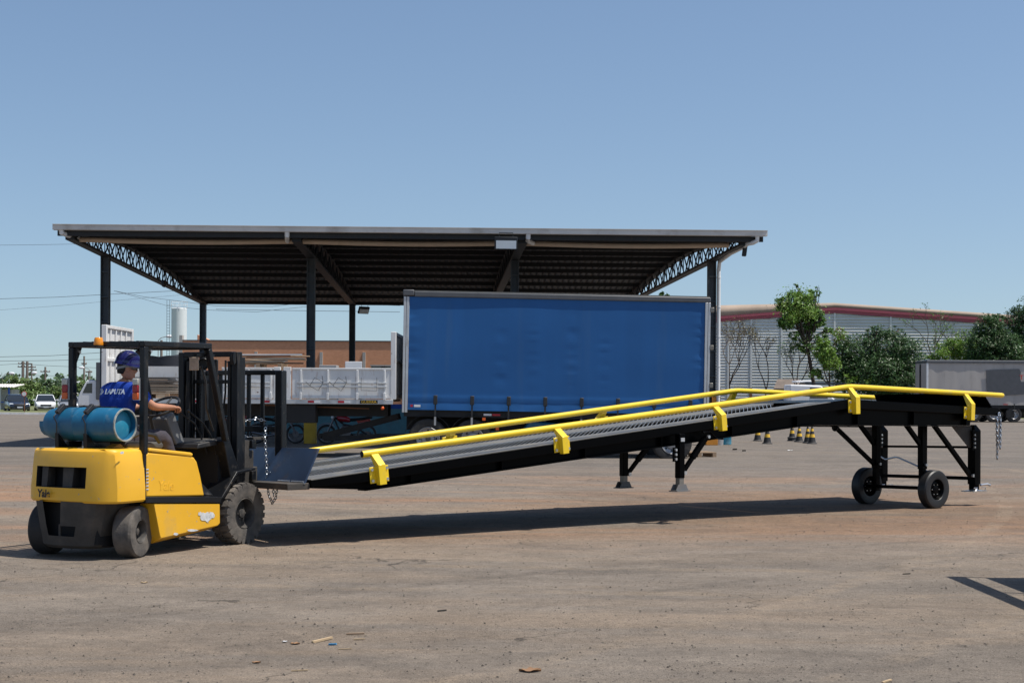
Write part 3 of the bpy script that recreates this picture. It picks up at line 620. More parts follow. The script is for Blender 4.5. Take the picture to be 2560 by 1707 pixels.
for y0 in (.47, .84):
    sp = empty('tank_strap', (0, 0, 0), 0, fk)
    v = MB(); n = 22; arc = [(TX+(TR+.004)*math.cos(t), TZ+(TR+.004)*math.sin(t)) for t in [PI*.72-k*PI*.62/n for k in range(n+1)]]; arc2 = [(TX+(TR+.012)*math.cos(t), TZ+(TR+.012)*math.sin(t)) for t in [PI*.72-k*PI*.62/n for k in range(n+1)]]
    for k in range(n): v.hex([(arc[k][0], y0-.02, arc[k][1]), (arc[k+1][0], y0-.02, arc[k+1][1]), (arc[k+1][0], y0+.02, arc[k+1][1]), (arc[k][0], y0+.02, arc[k][1]), (arc2[k][0], y0-.02, arc2[k][1]), (arc2[k+1][0], y0-.02, arc2[k+1][1]), (arc2[k+1][0], y0+.02, arc2[k+1][1]), (arc2[k][0], y0+.02, arc2[k][1])])
    v.build('band', 'fork_black', sp, ang=60)
    v = MB(); t0 = PI*.72
    p = Vector((TX+(TR+.03)*math.cos(t0), y0, TZ+(TR+.03)*math.sin(t0))); tn = Vector((-math.sin(t0), 0, math.cos(t0)))
    v.bar(p-tn*.06, p+tn*.06, .045, .035, (math.cos(t0), 0, math.sin(t0))); v.tube([p+tn*.05, p+tn*.10+Vector((-.012, 0, -.01)), Vector((TX-.172, y0, 1.30)), Vector((TX-.172, y0, 1.20))], .006, 6); v.build('over_centre_latch', 'vinyl', sp, bev=.006)
    v = MB(); v.hex([(TX-.17, y0-.024, 1.062), (TX-.03, y0-.024, 1.062), (TX-.03, y0+.024, 1.062), (TX-.17, y0+.024, 1.062), (TX-.176, y0-.022, 1.205), (TX-.158, y0-.022, 1.195), (TX-.158, y0+.022, 1.195), (TX-.176, y0+.022, 1.205)]); v.b2(TX-.03, TX+.15, y0-.02, y0+.02, 1.062, 1.118); v.build('cradle', 'fork_black', sp, bev=.004)
v = MB(); v.side([(-1.60, 1.066), (-1.46, 1.066), (-1.47, 1.085), (-1.50, 1.10)], .28, .38); v.build('orange_cover', 'post_orange', fk)
# ------------------------------------------------------------------ driver
def skin_mesh(name, V, E, Rr, root=0, lv=2, mat_='skin'):
    me = bpy.data.meshes.new(name); me.from_pydata(V, E, []); ob = bpy.data.objects.new(name, me); col.objects.link(ob)
    sm = ob.modifiers.new('s', 'SKIN'); sm.use_smooth_shade = True
    lay = me.skin_vertices[0].data
    for i, r in enumerate(Rr): lay[i].radius = r if isinstance(r, tuple) else (r, r); lay[i].use_root = (i == root)
    su = ob.modifiers.new('u', 'SUBSURF'); su.levels = su.render_levels = lv
    dg = bpy.context.evaluated_depsgraph_get(); m2 = bpy.data.meshes.new_from_object(ob.evaluated_get(dg)); bpy.data.objects.remove(ob)
    m2.materials.clear(); m2.materials.append(MT[mat_])
    for p in m2.polygons: p.use_smooth = True
    return m2
driver = empty('person', (*FO, 0), FA)
tag(driver, 'driver in blue shirt and dark blue helmet seated in the forklift, hand on levers', 'person')
PV, WA, CH, UC, NB, NK = (-1.17, .575, 1.155), (-1.20, .575, 1.30), (-1.205, .575, 1.46), (-1.19, .575, 1.595), (-1.155, .575, 1.675), (-1.115, .562, 1.735)
RS, RE, RW, RH = (-1.17, .375, 1.605), (-1.03, .275, 1.455), (-.74, .315, 1.452), (-.655, .33, 1.448)
LS, LE, LW, LH = (-1.14, .775, 1.60), (-.93, .84, 1.40), (-.66, .77, 1.47), (-.58, .745, 1.49)
RP, RK, RA, RT = (-1.12, .47, 1.14), (-.71, .43, 1.145), (-.53, .42, .72), (-.38, .41, .62)
LP, LK, LA, LT = (-1.12, .68, 1.14), (-.71, .71, 1.145), (-.53, .70, .72), (-.38, .70, .62)
V = [PV, WA, CH, UC, NB, NK, RS, RE, RW, RH, LS, LE, LW, LH, RP, RK, RA, RT, LP, LK, LA, LT]
E_ = [(0, 1), (1, 2), (2, 3), (3, 4), (4, 5), (3, 6), (6, 7), (7, 8), (8, 9), (3, 10), (10, 11), (11, 12), (12, 13), (0, 14), (14, 15), (15, 16), (16, 17), (0, 18), (18, 19), (19, 20), (20, 21)]
Rr = [(.13, .10), (.12, .09), (.14, .10), (.13, .09), .06, .052, .055, .044, .031, .034, .055, .044, .031, .034, .085, .06, .042, .04, .085, .06, .042, .04]
bme = skin_mesh('body_skin', V, E_, Rr)
bm = bmesh.new(); bm.from_mesh(bme)
def add_mb(bm, mb_):
    vs = [bm.verts.new(p) for p in mb_.v]
    for f in mb_.f:
        try: bm.faces.new([vs[i] for i in f]).smooth = True
        except ValueError: pass
# head: rings from chin to crown in head frame (fx forward, fy left, z up)
HC = Vector((-1.10, .555, 1.848)); HY = math.radians(-46); HT = math.radians(8)
HM = Matrix.Translation(HC) @ Matrix.Rotation(HY, 4, 'Z') @ Matrix.Rotation(HT, 4, 'Y')
hd = MB(); ringsH = []; N_ = 28
prof = [(-.118, .030, .025, .035), (-.108, .050, .042, .025), (-.085, .064, .055, .014), (-.055, .074, .064, .006), (-.02, .083, .070, 0), (.02, .092, .074, -.004), (.06, .096, .075, -.008), (.095, .084, .066, -.010), (.118, .055, .044, -.010), (.128, .02, .018, -.010)]
for z, rx, ry, ox in prof:
    rg = []
    for j in range(N_):
        t = 2*PI*j/N_; x = ox+rx*math.cos(t); y = ry*math.sin(t); fr = max(0, math.cos(t))**8
        if -.055 < z < .015: x += fr*(.020 if z < 0 else .008)*(1 if abs(math.sin(t)) < .35 else 0)      # nose
        if z == -.085: x += fr*.006
        if z == -.108: x += fr*.010
        if z == .02: x -= (.010 if .25 < abs(math.sin(t)) < .6 and math.cos(t) > 0 else 0)              # eye sockets
        rg.append(HM @ Vector((x, y, z)))
    ringsH.append(rg)
hd.loft(ringsH)
for sg in (-1, 1):
    er = MB(); er.sph((-.002, sg*.078, -.012), (.022, .009, .033), 10, 8); hd.v += [0]*0
    for k, p in enumerate(er.v): er.v[k] = tuple(HM @ Vector(p))
    b0 = len(hd.v); hd.v += er.v; hd.f += [[i+b0 for i in f] for f in er.f]
add_mb(bm, hd)
def hand(bm, wr, hp, side, grip):
    wr, hp = Vector(wr), Vector(hp); d = (hp-wr).normalized(); up = Vector((0, 0, 1)); lat = d.cross(up).normalized()*side; up = lat.cross(d)*side if side > 0 else d.cross(lat)*1.0
    up = Vector((0, 0, 1))-d*d.z; up.normalize()
    m = MB(); m.hex([wr-lat*.026-up*.014, wr+lat*.026-up*.014, wr+lat*.024+up*.014, wr-lat*.024+up*.014, hp+d*.03-lat*.042-up*.014, hp+d*.03+lat*.038-up*.014, hp+d*.03+lat*.036+up*.012, hp+d*.03-lat*.04+up*.012])
    for k, L in enumerate((.062, .072, .068, .054)):
        b = hp+d*.025+lat*(-.031+k*.0205); p1 = b+d*L*.50-up*.004; p2 = p1+d*L*.22-up*L*.38; p3 = p2-d*L*.12-up*L*.34
        m.tube([b-d*.02, p1, p2, p3], [.0095, .0092, .0085, .007], 7)
    b = wr+d*.03-lat*.03; m.tube([b, b-lat*.022+d*.03-up*.012, b-lat*.018+d*.062-up*.026], [.012, .010, .008], 7)
    add_mb(bm, m)
hand(bm, RW, RH, 1, 0); hand(bm, LW, LH, 1, 0)
bm.normal_update(); bm.to_mesh(bme); bm.free(); bme.materials.clear(); bme.materials.append(MT['skin'])
bo = bpy.data.objects.new('body', bme); col.objects.link(bo); bo.parent = driver
# shirt, trousers, boots
SV = [(-1.16, .575, 1.13), (-1.205, .575, 1.28), (-1.215, .575, 1.44), (-1.205, .575, 1.575), (-1.16, .575, 1.665), (-1.17, .40, 1.61), RS, tuple(Vector(RS).lerp(Vector(RE), .8)), (-1.145, .75, 1.60), LS, tuple(Vector(LS).lerp(Vector(LE), .8))]
sm_ = skin_mesh('shirt_mesh', SV, [(0, 1), (1, 2), (2, 3), (3, 4), (3, 5), (5, 6), (6, 7), (3, 8), (8, 9), (9, 10)], [(.185, .125), (.175, .115), (.20, .13), (.165, .125), (.10, .09), (.105, .10), (.10, .098), (.088, .085), (.105, .10), (.10, .098), (.088, .085)], lv=3, mat_='shirt')
for v in sm_.vertices:      # cloth folds
    n = mnoise.noise(Vector(v.co)*9+Vector((3, 1, 0)))+.5*mnoise.noise(Vector((v.co.x*24, v.co.y*24, v.co.z*10)))
    v.co += v.normal*n*.0075
shirt = inst(sm_, 'shirt', driver)
TV = [(-1.17, .575, 1.14), RP, RK, (-.615, .425, .93), (-.545, .42, .76), LP, LK, (-.615, .705, .93), (-.545, .70, .76)]
tm_ = skin_mesh('trouser_mesh', TV, [(0, 1), (1, 2), (2, 3), (3, 4), (0, 5), (5, 6), (6, 7), (7, 8)], [(.15, .12), (.105, .10), (.088, .086), .075, .068, (.105, .10), (.088, .086), .075, .068], lv=3, mat_='trousers')
for v in tm_.vertices: v.co += v.normal*(mnoise.noise(Vector(v.co)*11)*.012+.006*mnoise.noise(Vector(v.co)*30))
inst(tm_, 'trousers', driver)
for y0 in (.42, .70):
    v = MB(); v.side([(-.60, .545), (-.34, .545), (-.33, .58), (-.40, .62), (-.49, .65), (-.50, .74), (-.59, .74)], y0-.045, y0+.045); v.build('boot', 'vinyl', driver, bev=.018, seg=3)
# hair, helmet, glasses
hr = MB(); rg2 = []
for z, rx, ry, ox in [(-.070, .048, .050, -.046), (-.045, .062, .064, -.037), (-.015, .074, .073, -.028), (.02, .083, .078, -.02), (.06, .09, .079, -.015), (.10, .07, .06, -.012)]:
    rg2.append([HM @ Vector((ox+rx*math.cos(t)*(1 if math.cos(t) < 0 else .45), ry*math.sin(t), z)) for t in [2*PI*j/20 for j in range(20)]])
hr.loft(rg2); hr.build('hair', 'hair', driver, ang=80)
he = empty('helmet', (0, 0, 0), 0, driver)
hm = MB(); rg3 = []; HH = HM @ Matrix.Rotation(math.radians(3), 4, 'Y')
for z, k in [(.028, 1.0), (.05, .99), (.08, .955), (.11, .875), (.135, .75), (.155, .57), (.168, .35), (.173, .12)]:
    rg3.append([HH @ Vector((-.004+.132*k*math.cos(t), .112*k*math.sin(t), z)) for t in [2*PI*j/32 for j in range(32)]])
hm.loft(rg3, caps=True)
hm.build('helmet_shell', 'helmet', he, ang=70)
br = MB(); A = []; B = []
for j in range(32):
    t = 2*PI*j/32; c = math.cos(t); ex = 1.06+.22*max(0, c)**3
    A.append(HH @ Vector((-.004+.128*c, .109*math.sin(t), .036))); B.append(HH @ Vector((-.004+.132*c*ex, .112*math.sin(t)*1.07, .018-.006*max(0, c))))
B2 = [p+(HH.to_3x3() @ Vector((0, 0, .007))) for p in B]; A2 = [p+(HH.to_3x3() @ Vector((0, 0, .012))) for p in A]
br.loft([A, B, B2, A2], caps=False); br.build('helmet_brim', 'helmet', he, ang=60)
bd = MB(); bd.loft([[HH @ Vector((-.006+r*1.12*math.cos(t), r*.97*math.sin(t), z-.045*max(0, -math.cos(t)))) for t in [2*PI*j/24 for j in range(24)]] for z, r in ((.004, .090), (.020, .095), (.03, .095))], caps=False); bd.build('headband', 'helmet_band', he)
sg = MB(); sg.loft([[HH @ Vector((.012+.086*math.cos(t), .078*math.sin(t), z)) for t in [-1.25+2.5*j/14 for j in range(15)]] for z in (-.012, .018)], closed=False, caps=False); sg.build('safety_glasses', 'glass_dark', driver)
# shirt print
def shrink(o, target, axis, off=.008):
    s = o.modifiers.new('w', 'SHRINKWRAP'); s.target = target; s.offset = off; s.wrap_method = 'PROJECT'; s.use_negative_direction = True; s.use_positive_direction = True; s.wrap_mode = 'OUTSIDE_SURFACE' if False else 'ON_SURFACE'
    s.use_project_x = axis == 'x'; s.use_project_y = False; s.use_project_z = axis == 'z'
lm = text_mesh('LABUTA', .066, 'print_white', 'lettering', .0, 0, .003)
bm = bmesh.new(); bm.from_mesh(lm); bmesh.ops.triangulate(bm, faces=bm.faces); bmesh.ops.subdivide_edges(bm, edges=bm.edges, cuts=3, use_grid_fill=True); bm.to_mesh(lm); bm.free()
lo = inst(lm, 'lettering', driver, (-1.39, .555, 1.605), (PI/2, 0, -PI/2)); shrink(lo, shirt, 'z')
v = MB()
for dx, sx in ((0, 1), (.026, 1)):
    for sz in (-1, 1): v.add([(-1.39, .70+dx, 1.605), (-1.39, .716+dx, 1.605), (-1.39, .752+dx, 1.605+.030*sz), (-1.39, .735+dx, 1.605+.030*sz)], [(0, 1, 2, 3)])
lg = v.build('chevron_logo', 'print_white', driver); shrink(lg, shirt, 'x')
# chain draped over the carriage
C2 = lambda x, y, t: tuple(Matrix.Translation((*FO, 0)) @ Matrix.Rotation(FA, 4, 'Z') @ local_on(FO, FA, x, y, t))
cb = MB()
chain_links(cb, [C2(566, 1046, .34), C2(590, 1052, .33), C2(625, 1050, .30), C2(640, 1046, .26), C2(664, 1052, .20)])
chain_links(cb, [C2(590, 1066, .34), C2(608, 1090, .30), C2(640, 1097, .22), C2(663, 1094, .16)])
chain_links(cb, [C2(664, 1068, .10), C2(663, 1096, .10), C2(665, 1130, .10), C2(667, 1165, .10), C2(668, 1210, .10), C2(672, 1238, .10), C2(681, 1257, .10), C2(689, 1245, .09), C2(693, 1222, .09), C2(690, 1204, .08), C2(683, 1215, .1), C2(684, 1240, .1)])
tag(cb.build('chain', 'chain', ang=60), 'shiny steel chain draped over the fork carriage and hanging below it', 'chain')
# ------------------------------------------------------------------ yard ramp   u along, v across (away), z up
RO, RA_, RS_ = (6.4885, 21.0936, -.064), math.radians(36), 1.04
rp = tag(empty('loading_ramp', RO, RA_), 'long black mobile loading ramp with yellow kerb rails, held up by the forklift', 'ramp')
XF = lambda u, v, z: (RS_*u, RS_*v, RS_*(z-.025*v))
RB = lambda: MB(XF)
RW_ = 2.28
ZT = lambda u: .797+(u+9.5)*.10217 if u <= -2.13 else 1.55-(u+2.13)*.0389
ZB = lambda u: .61+(u+9.55)*.0922 if u <= -2.78 else 1.234-(u+2.78)*.0168
for k, (v0, v1) in enumerate(((0, .035), (RW_-.035, RW_))):
    m = RB(); up = [(-10.2, ZT(-10.2)), (-2.13, ZT(-2.13)), (1.19, ZT(1.19))]; lo = [(1.19, ZT(1.19)-.10), (-2.13, ZT(-2.13)-.115), (-9.6, ZT(-9.6)-.10), (-10.2, ZT(-10.2)-.075)]
    m.side(up+lo, v0, v1); m.build('edge_beam', 'ramp_black', rp, bev=.006)
    a, b = (.09, .115) if k == 0 else (RW_-.115, RW_-.09)
    m = RB(); m.side([(-10.2, ZT(-10.2)-.03), (-2.13, ZT(-2.13)-.03), (.62, ZT(.62)-.03), (.60, ZB(.43)), (-2.78, ZB(-2.78)), (-9.55, ZB(-9.55)), (-10.2, .645)], a, b); m.build('main_girder', 'ramp_black', rp)
    m = RB(); a, b = (.035, .20) if k == 0 else (RW_-.20, RW_-.035)
    for p, q in (((-9.55, ZB(-9.55)), (-2.78, ZB(-2.78))), ((-2.78, ZB(-2.78)), (.60, ZB(.6)))): m.hex([(p[0], a, p[1]-.014), (q[0], a, q[1]-.014), (q[0], b, q[1]-.014), (p[0], b, p[1]-.014), (p[0], a, p[1]), (q[0], a, q[1]), (q[0], b, q[1]), (p[0], b, p[1])])
    m.build('girder_flange', 'ramp_black', rp)
    m2 = None
    for i in range(9):
        u = -9.0+i*1.18
        m = RB(); y0, y1 = (.036, .089) if k == 0 else (RW_-.089, RW_-.036); m.hex([(u, y0, ZB(u)+.002), (u+.012, y0, ZB(u)+.002), (u+.012, y1, ZB(u)+.002), (u, y1, ZB(u)+.002), (u, y0, ZT(u)-.04), (u+.012, y0, ZT(u)-.04), (u+.012, y1, ZT(u)-.04), (u, y1, ZT(u)-.04)]); m.build('stiffener', 'ramp_black', rp)
for i in range(10):
    u = -9.6+i*1.08; m = RB(); m.hex([(u-.04, .116, ZT(u)-.14), (u+.04, .116, ZT(u)-.14), (u+.04, RW_-.116, ZT(u)-.14), (u-.04, RW_-.116, ZT(u)-.14), (u-.04, .116, ZT(u)-.045), (u+.04, .116, ZT(u)-.045), (u+.04, RW_-.116, ZT(u)-.045), (u-.04, RW_-.116, ZT(u)-.045)]); m.build('cross_beam', 'ramp_black', rp)
# deck
for v0, v1 in ((.0, .40), (1.02, 1.42), (2.04, RW_)):
    m = RB()
    for a, b in ((-10.2, -2.5),): m.hex([(a, v0, ZT(a)+.001), (b, v0, ZT(b)+.001), (b, v1, ZT(b)+.001), (a, v1, ZT(a)+.001), (a, v0, ZT(a)+.009), (b, v0, ZT(b)+.009), (b, v1, ZT(b)+.009), (a, v1, ZT(a)+.009)])
    m.build('deck_plate', 'galv', rp)
m = RB(); P_ = [(-2.49, ZT(-2.49)+.001), (-2.13, ZT(-2.13)+.001), (1.19, ZT(1.19)+.001), (1.19, ZT(1.19)+.009), (-2.13, ZT(-2.13)+.009), (-2.49, ZT(-2.49)+.009)]
m.side(P_, 0, RW_); m.build('platform_plate', 'ramp_black', rp)
ns = 96; sl = math.atan(.10217)
for v0 in (.406, 1.426):
    for i in range(ns):
        u = -10.12+i*(7.0/ns); L_ = .606; th = .005
        A_ = [(u-th, v0), (u+th, v0), (u+L_+th, v0+L_), (u+L_-th, v0+L_)]
        m = RB()
        m.hex([(a, b, ZT(a)-.034) for a, b in A_]+[(a, b, ZT(a)-.004) for a, b in A_])
        m.hex([(a, b, ZT(a)-.004) for a, b in A_]+[(a, b, ZT(a)+.005) for a, b in A_], 1)
        m.build('grating_bar', ['ramp_black', 'steel'], rp)  # black sides under bright tops paint in the dark gaps
for v0 in (.40, 1.012, 1.42, 2.032):
    m = RB(); a, b = -10.15, -2.52; m.hex([(a, v0, ZT(a)-.02), (b, v0, ZT(b)-.02), (b, v0+.006, ZT(b)-.02), (a, v0+.006, ZT(a)-.02), (a, v0, ZT(a)+.010), (b, v0, ZT(b)+.010), (b, v0+.006, ZT(b)+.010), (a, v0+.006, ZT(a)+.010)]); m.build('grating_strip', 'steel', rp)
m = RB(); a, b = -10.15, -2.52; m.hex([(a, .12, ZT(a)-.042), (b, .12, ZT(b)-.042), (b, RW_-.12, ZT(b)-.042), (a, RW_-.12, ZT(a)-.042), (a, .12, ZT(a)-.036), (b, .12, ZT(b)-.036), (b, RW_-.12, ZT(b)-.036), (a, RW_-.12, ZT(a)-.036)]); m.build('shadow_plate', 'ramp_black', rp)  # unseen sheet added so the gratings cast a solid shadow
# rails and brackets
FZ = lambda u: .05*max(0, -2.03-u)/7
RZ = lambda u: .973+(u+9.57)*(1.728-.973)/7.54 if u <= -2.03 else 1.728-(u+2.03)*.0312
for k, v in enumerate((.08, RW_-.08)):
    m = RB(); pts = []
    for i in range(21): u = -9.57+i*(7.49/20); pts.append((u, v, RZ(u)-(FZ(u) if k else 0)))
    pts += [(-2.06, v, RZ(-2.06)-.002), (-2.03, v, RZ(-2.03)-.004), (-2.0, v, RZ(-2.0)-.002)]
    e = 1.33
    for i in range(1, 11): u = -2.0+i*(e+2.0)/10; pts.append((u, v, RZ(u)))
    pts += [(1.36, v, RZ(1.36)), (1.38, v, RZ(1.38))]
    m.tube(pts, [.037]*(len(pts)-2)+[.033, .020], 16); ro = m.build('kerb_rail', 'rail_yellow', rp, ang=60)
    if k == 0: m = RB(); m.cyl((-9.573, v, RZ(-9.573)), (-9.567, v, RZ(-9.567)), .032, 16); m.build('rail_end_shade', 'dark', ro)  # dark disc paints the shade inside the open tube end
def bracket(u, zc, far):
    ang = sl if u < -2.2 else (.03 if u < -1.5 else -.039)
    x, y, z = XF(u, 0 if not far else RW_, zc)
    br = empty('bracket', (x, y, z), 0, rp, rot=(0, -ang, 0)); s = 1 if not far else -1
    Q = lambda a, b, c: (RS_*a, RS_*b*s, RS_*c)
    m = MB(Q); m.b2(-.112, .112, -.014, -.001, -.085, .085); m.build('mounting_plate', 'rail_yellow', br, bev=.003)
    ut = RZ(u)-zc-(FZ(u) if far else 0)
    m = MB(Q); a = .043
    out = [(-.085, -.075), (-.085, .02+ut*.32), (.155, ut-.012), (.155, ut-.06)]
    pr = [(-.082, -.105), (-.082, ut*.46), (.045, ut-.012), (.075, ut-.03), (.06, ut-.06), (-.012, ut*.28), (-.0145, -.105)]
    m.prism([(-a, y_, z_) for y_, z_ in pr], [(a, y_, z_) for y_, z_ in pr])
    m.build('bracket_arm', 'rail_yellow', br, bev=.004, ang=12)
    for cx in (-.088, .088):
        for cz in (-.058, .058):
            m = MB(Q); m.cyl((cx, -.014, cz), (cx, -.030, cz), .016, 8); m.build('bolt', 'steel', br)
for u, zc in ((-9.415, .766), (-7.016, 1.037), (-4.528, 1.268), (-2.05, 1.465), (.437, 1.364)):
    bracket(u, zc, False); bracket(u, zc, True)
# end flaps
m = RB(); m.hex([(-10.27, .02, .70), (-10.25, .02, .70), (-10.25, 2.12, .70), (-10.27, 2.12, .70), (-10.11, .02, 1.045), (-10.09, .02, 1.045), (-10.09, 2.12, 1.045), (-10.11, 2.12, 1.045)]); m.build('approach_flap', 'sky_blue_steel', rp)
m = RB(); m.b2(-10.45, -10.2, .03, RW_-.03, .635, .70); m.build('end_beam', 'cw_black', rp, bev=.006)
m = RB()
for v0, v1 in ((.03, .30), (.34, .6), (1.2, 1.5)): m.cyl((-10.26, v0, .705), (-10.26, v1, .705), .016, 10)
m.build('flap_hinge', 'steel', rp)
m = RB(); m.hex([(1.06, .04, ZT(1.06)), (1.075, .04, ZT(1.06)), (1.075, 2.12, ZT(1.06)), (1.06, 2.12, ZT(1.06)), (.90, .10, ZT(1.06)+.245), (.915, .10, ZT(1.06)+.245), (.915, 2.10, ZT(1.06)+.245), (.90, 2.10, ZT(1.06)+.245)]); m.build('dock_flap', 'ramp_black', rp)
m = RB(); m.cyl((1.20, .01, ZT(1.19)-.04), (1.20, RW_-.01, ZT(1.19)-.04), .03, 12); m.build('dock_hinge', 'ramp_black', rp)
# legs
def leg(u, v, z1, zb, w, foot=.42):
    m = RB(); m.b2(u-w/2, u+w/2, v-w/2, v+w/2, zb+.16, z1); lo = m.build('leg', 'ramp_black', rp, bev=.006)
    m = RB(); k = w*.42; m.b2(u-k, u+k, v-k, v+k, zb+.012, zb+.16); m.build('leg_extension', 'galv', lo)
    m = RB(); m.hex([(u-.11, v-.075, zb-.0), (u+.11, v-.075, zb), (u+.11, v+.075, zb), (u-.11, v+.075, zb), (u-.11, v-.075, zb+.012), (u+.11, v-.075, zb+.012), (u+.11, v+.075, zb+.012), (u-.11, v+.075, zb+.012)])
    for sy in (-.045, .045): m.side([(u-.10, zb+.013), (u+.10, zb+.013), (u+.06, zb+.085), (u-.06, zb+.085)], v+sy, v+sy+.008)
    m.build('foot', 'console', lo)
    return lo
L1 = leg(-5.235, -.045, ZT(-5.235)-.10, .44, .085); leg(-4.87, 1.42, ZT(-4.87)-.10, .42, .085)
m = RB(); m.b2(-5.265, -5.205, -.098, -.0885, 1.04, 1.085); m.build('data_plate', 'alu', L1)
m = RB(); m.b2(-5.355, -5.28, -.06, -.045, .80, .97)
m.build('bolt_flange', 'ramp_black', L1)
for k in range(3): m = RB(); m.cyl((-5.325, -.060, .83+k*.055), (-5.325, -.085, .83+k*.055), .017, 8); m.build('bolt', 'steel', L1)
for v, p, q in ((-.02, (-5.17, .66), (-4.78, 1.09)), (1.43, (-4.80, .60), (-4.38, 1.02))):
    p, q = Vector((p[0], v, p[1])), Vector((q[0], v, q[1])); m = RB(); m.bar(p, q, .045, .045); mid = (p+q)/2; d = (q-p).normalized(); m.bar(mid-d*.05, mid+d*.26, .06, .06); bo_ = m.build('brace', 'ramp_black', rp)
    for e, r_ in ((p, .024), (q, .02)): m = RB(); m.cyl(e-Vector((0, .03, 0)), e-Vector((0, .06, 0)), r_, 10); m.build('pivot_bolt', 'steel', bo_)
m = RB(); m.tube([(-4.85, -.03, 1.15), (-4.72, -.03, 1.15), (-4.62, -.03, 1.07), (-4.50, -.03, 1.06)], .012, 6); m.build('latch_handle', 'ramp_black', rp)
# wheel legs, stands
for v, zt in ((.43, 1.21), (1.27, 1.21)):
    m = RB(); m.b2(-.10, .01, v-.045, v+.045, .56, zt); lg_ = m.build('wheel_leg', 'ramp_black', rp, bev=.006)
    m = RB(); m.b2(-.085, -.005, v-.037, v+.037, .22, .56); m.build('wheel_leg_slide', 'ramp_black', lg_)
    m = RB(); m.cyl((-.045, v-.056, .62), (-.045, v-.085, .62), .022, 10); m.build('lock_pin', 'steel', lg_)
    m = RB(); m.bar((-.42, v, 1.21), (-.10, v, .92), .055, .055); m.build('knee_brace', 'ramp_black', rp)
m = RB(); m.bar((-1.02, 1.27, 1.22), (-.10, 1.27, .62), .05, .05); m.build('brace', 'ramp_black', rp)
m = RB(); m.bar((-.045, .3, .285), (-.045, 1.45, .285), .05, .05, (0, 0, 1)); m.build('axle', 'ramp_black', rp)
for v, s in ((.245, -1), (1.46, 1)):
    wx, wy, wz = XF(-.03, v, .28); gx = RO[0]+math.cos(RA_)*wx-math.sin(RA_)*wy; gy = RO[1]+math.sin(RA_)*wx+math.cos(RA_)*wy
    R_ = .288
    wheel(rp, (wx, wy, gz(gx, gy)-RO[2]+R_-.004), (0, -1, 0), R_, .165, .155, 'rubber_new', 'ramp_black', nuts=6)
for k, (u, v) in enumerate(((.99, .30), (.97, 2.0))):
    m = RB(); m.b2(u-.07, u+.07, v-.065, v+.065, .31, 1.10); so_ = m.build('stand', 'ramp_black', rp, bev=.006)
    m = RB(); m.b2(u-.055, u+.055, v-.05, v+.05, .225, .31); m.build('stand_slide', 'ramp_black', so_)
    m = RB(); m.b2(u-.16, u+.16, v-.11, v+.11, .205, .218); m.lathe([(.07, .218), (.05, .25), (.02, .255)], (u, v, 0), (0, 0, 1), 14); m.tube([(u-.13, v-.1, .22), (u-.14, v-.1, .26), (u-.05, v-.1, .262)], .006, 5); m.tube([(u+.13, v-.1, .22), (u+.14, v-.1, .26), (u+.05, v-.1, .262)], .006, 5); m.build('foot', 'steel', so_)
    m = RB(); m.hex([(u-.07, v-.065, 1.10), (u+.07, v-.065, 1.10), (u+.07, v+.065, 1.10), (u-.07, v+.065, 1.10), (u-.05, v-.03, 1.19), (u+.0, v-.03, 1.19), (u+.0, v+.03, 1.19), (u-.05, v+.03, 1.19)]); m.build('stand_cap', 'ramp_black', so_)
    g = .0 if k == 0 else 0
    m = RB(); m.side([(u-.55, 1.17), (u-.09, 1.17), (u-.09, .85), (u-.16, .86)], v-.02, v-.008); m.build('gusset', 'cw_black', rp)
    m = RB(); m.b2(u-.135, u-.072, v-.07, v-.055, .82, 1.12); m.build('bolt_flange', 'ramp_black', so_)
    for i in range(4): m = RB(); m.cyl((u-.105, v-.07, .86+i*.06), (u-.105, v-.095, .86+i*.06), .017, 8); m.build('bolt', 'steel', so_)
m = RB(); m.bar((-.02, .30, 1.25), (.91, .30, .43), .055, .055); b_o = m.build('brace', 'ramp_black', rp)
m = RB(); m.cyl((-.02, .27, 1.25), (-.02, .24, 1.25), .024, 10); m.cyl((.90, .27, .44), (.90, .24, .44), .024, 10); m.build('pivot_bolt', 'steel', b_o)
m = RB(); m.bar((.93, .36, .40), (.93, 1.94, .40), .05, .05); m.build('stand_tie', 'ramp_black', rp)
m = RB(); m.bar((.93, .36, .86), (.93, 1.94, .86), .035, .035); m.build('stand_tie', 'ramp_black', rp)
m = RB(); m.tube([(.80, 1.94, .86), (.78, 1.9, .72), (.76, 1.75, .66), (.74, 1.55, .70), (.70, 1.45, .69), (.35, .75, .56), (.15, .46, .50)], .014, 8); m.build('crank_handle', 'steel', rp)
m = RB(); m.tube([(-2.3+.05*math.cos(t), .1, 1.19+.05*math.sin(t)) for t in [PI*1.0+k*PI/8 for k in range(9)]], .012, 6); m.build('tow_eye', 'ramp_black', rp)
m = RB(); m.tube([(1.0, .20, .30), (1.12, .16, .31), (1.14, .12, .29)], .018, 8); m.build('locking_tongue', 'steel', rp)
# hanging safety chain
hc = MB(); M_ = Matrix.Translation(RO) @ Matrix.Rotation(RA_, 4, 'Z'); tr = lambda u, v, z: tuple(M_ @ Vector(XF(u, v, z)))
for k, (du, dv, z0, z1) in enumerate(((-.05, 0, 1.36, .86), (-.02, .02, 1.35, .72), (.02, -.01, 1.35, .80), (.05, .02, 1.34, .92), (.0, .03, 1.35, .66), (-.035, .01, 1.33, .96))):
    chain_links(hc, [tr(1.14, -.02, 1.365), tr(1.14+du, -.02+dv, z0-.08), tr(1.14+du*1.1, -.02+dv, (z0+z1)/2), tr(1.14+du*.5, -.02+dv, z1)], .04, .0085)
tag(hc.build('chain', 'chain', ang=60), 'bunch of steel chain hanging from the high end of the ramp', 'chain')
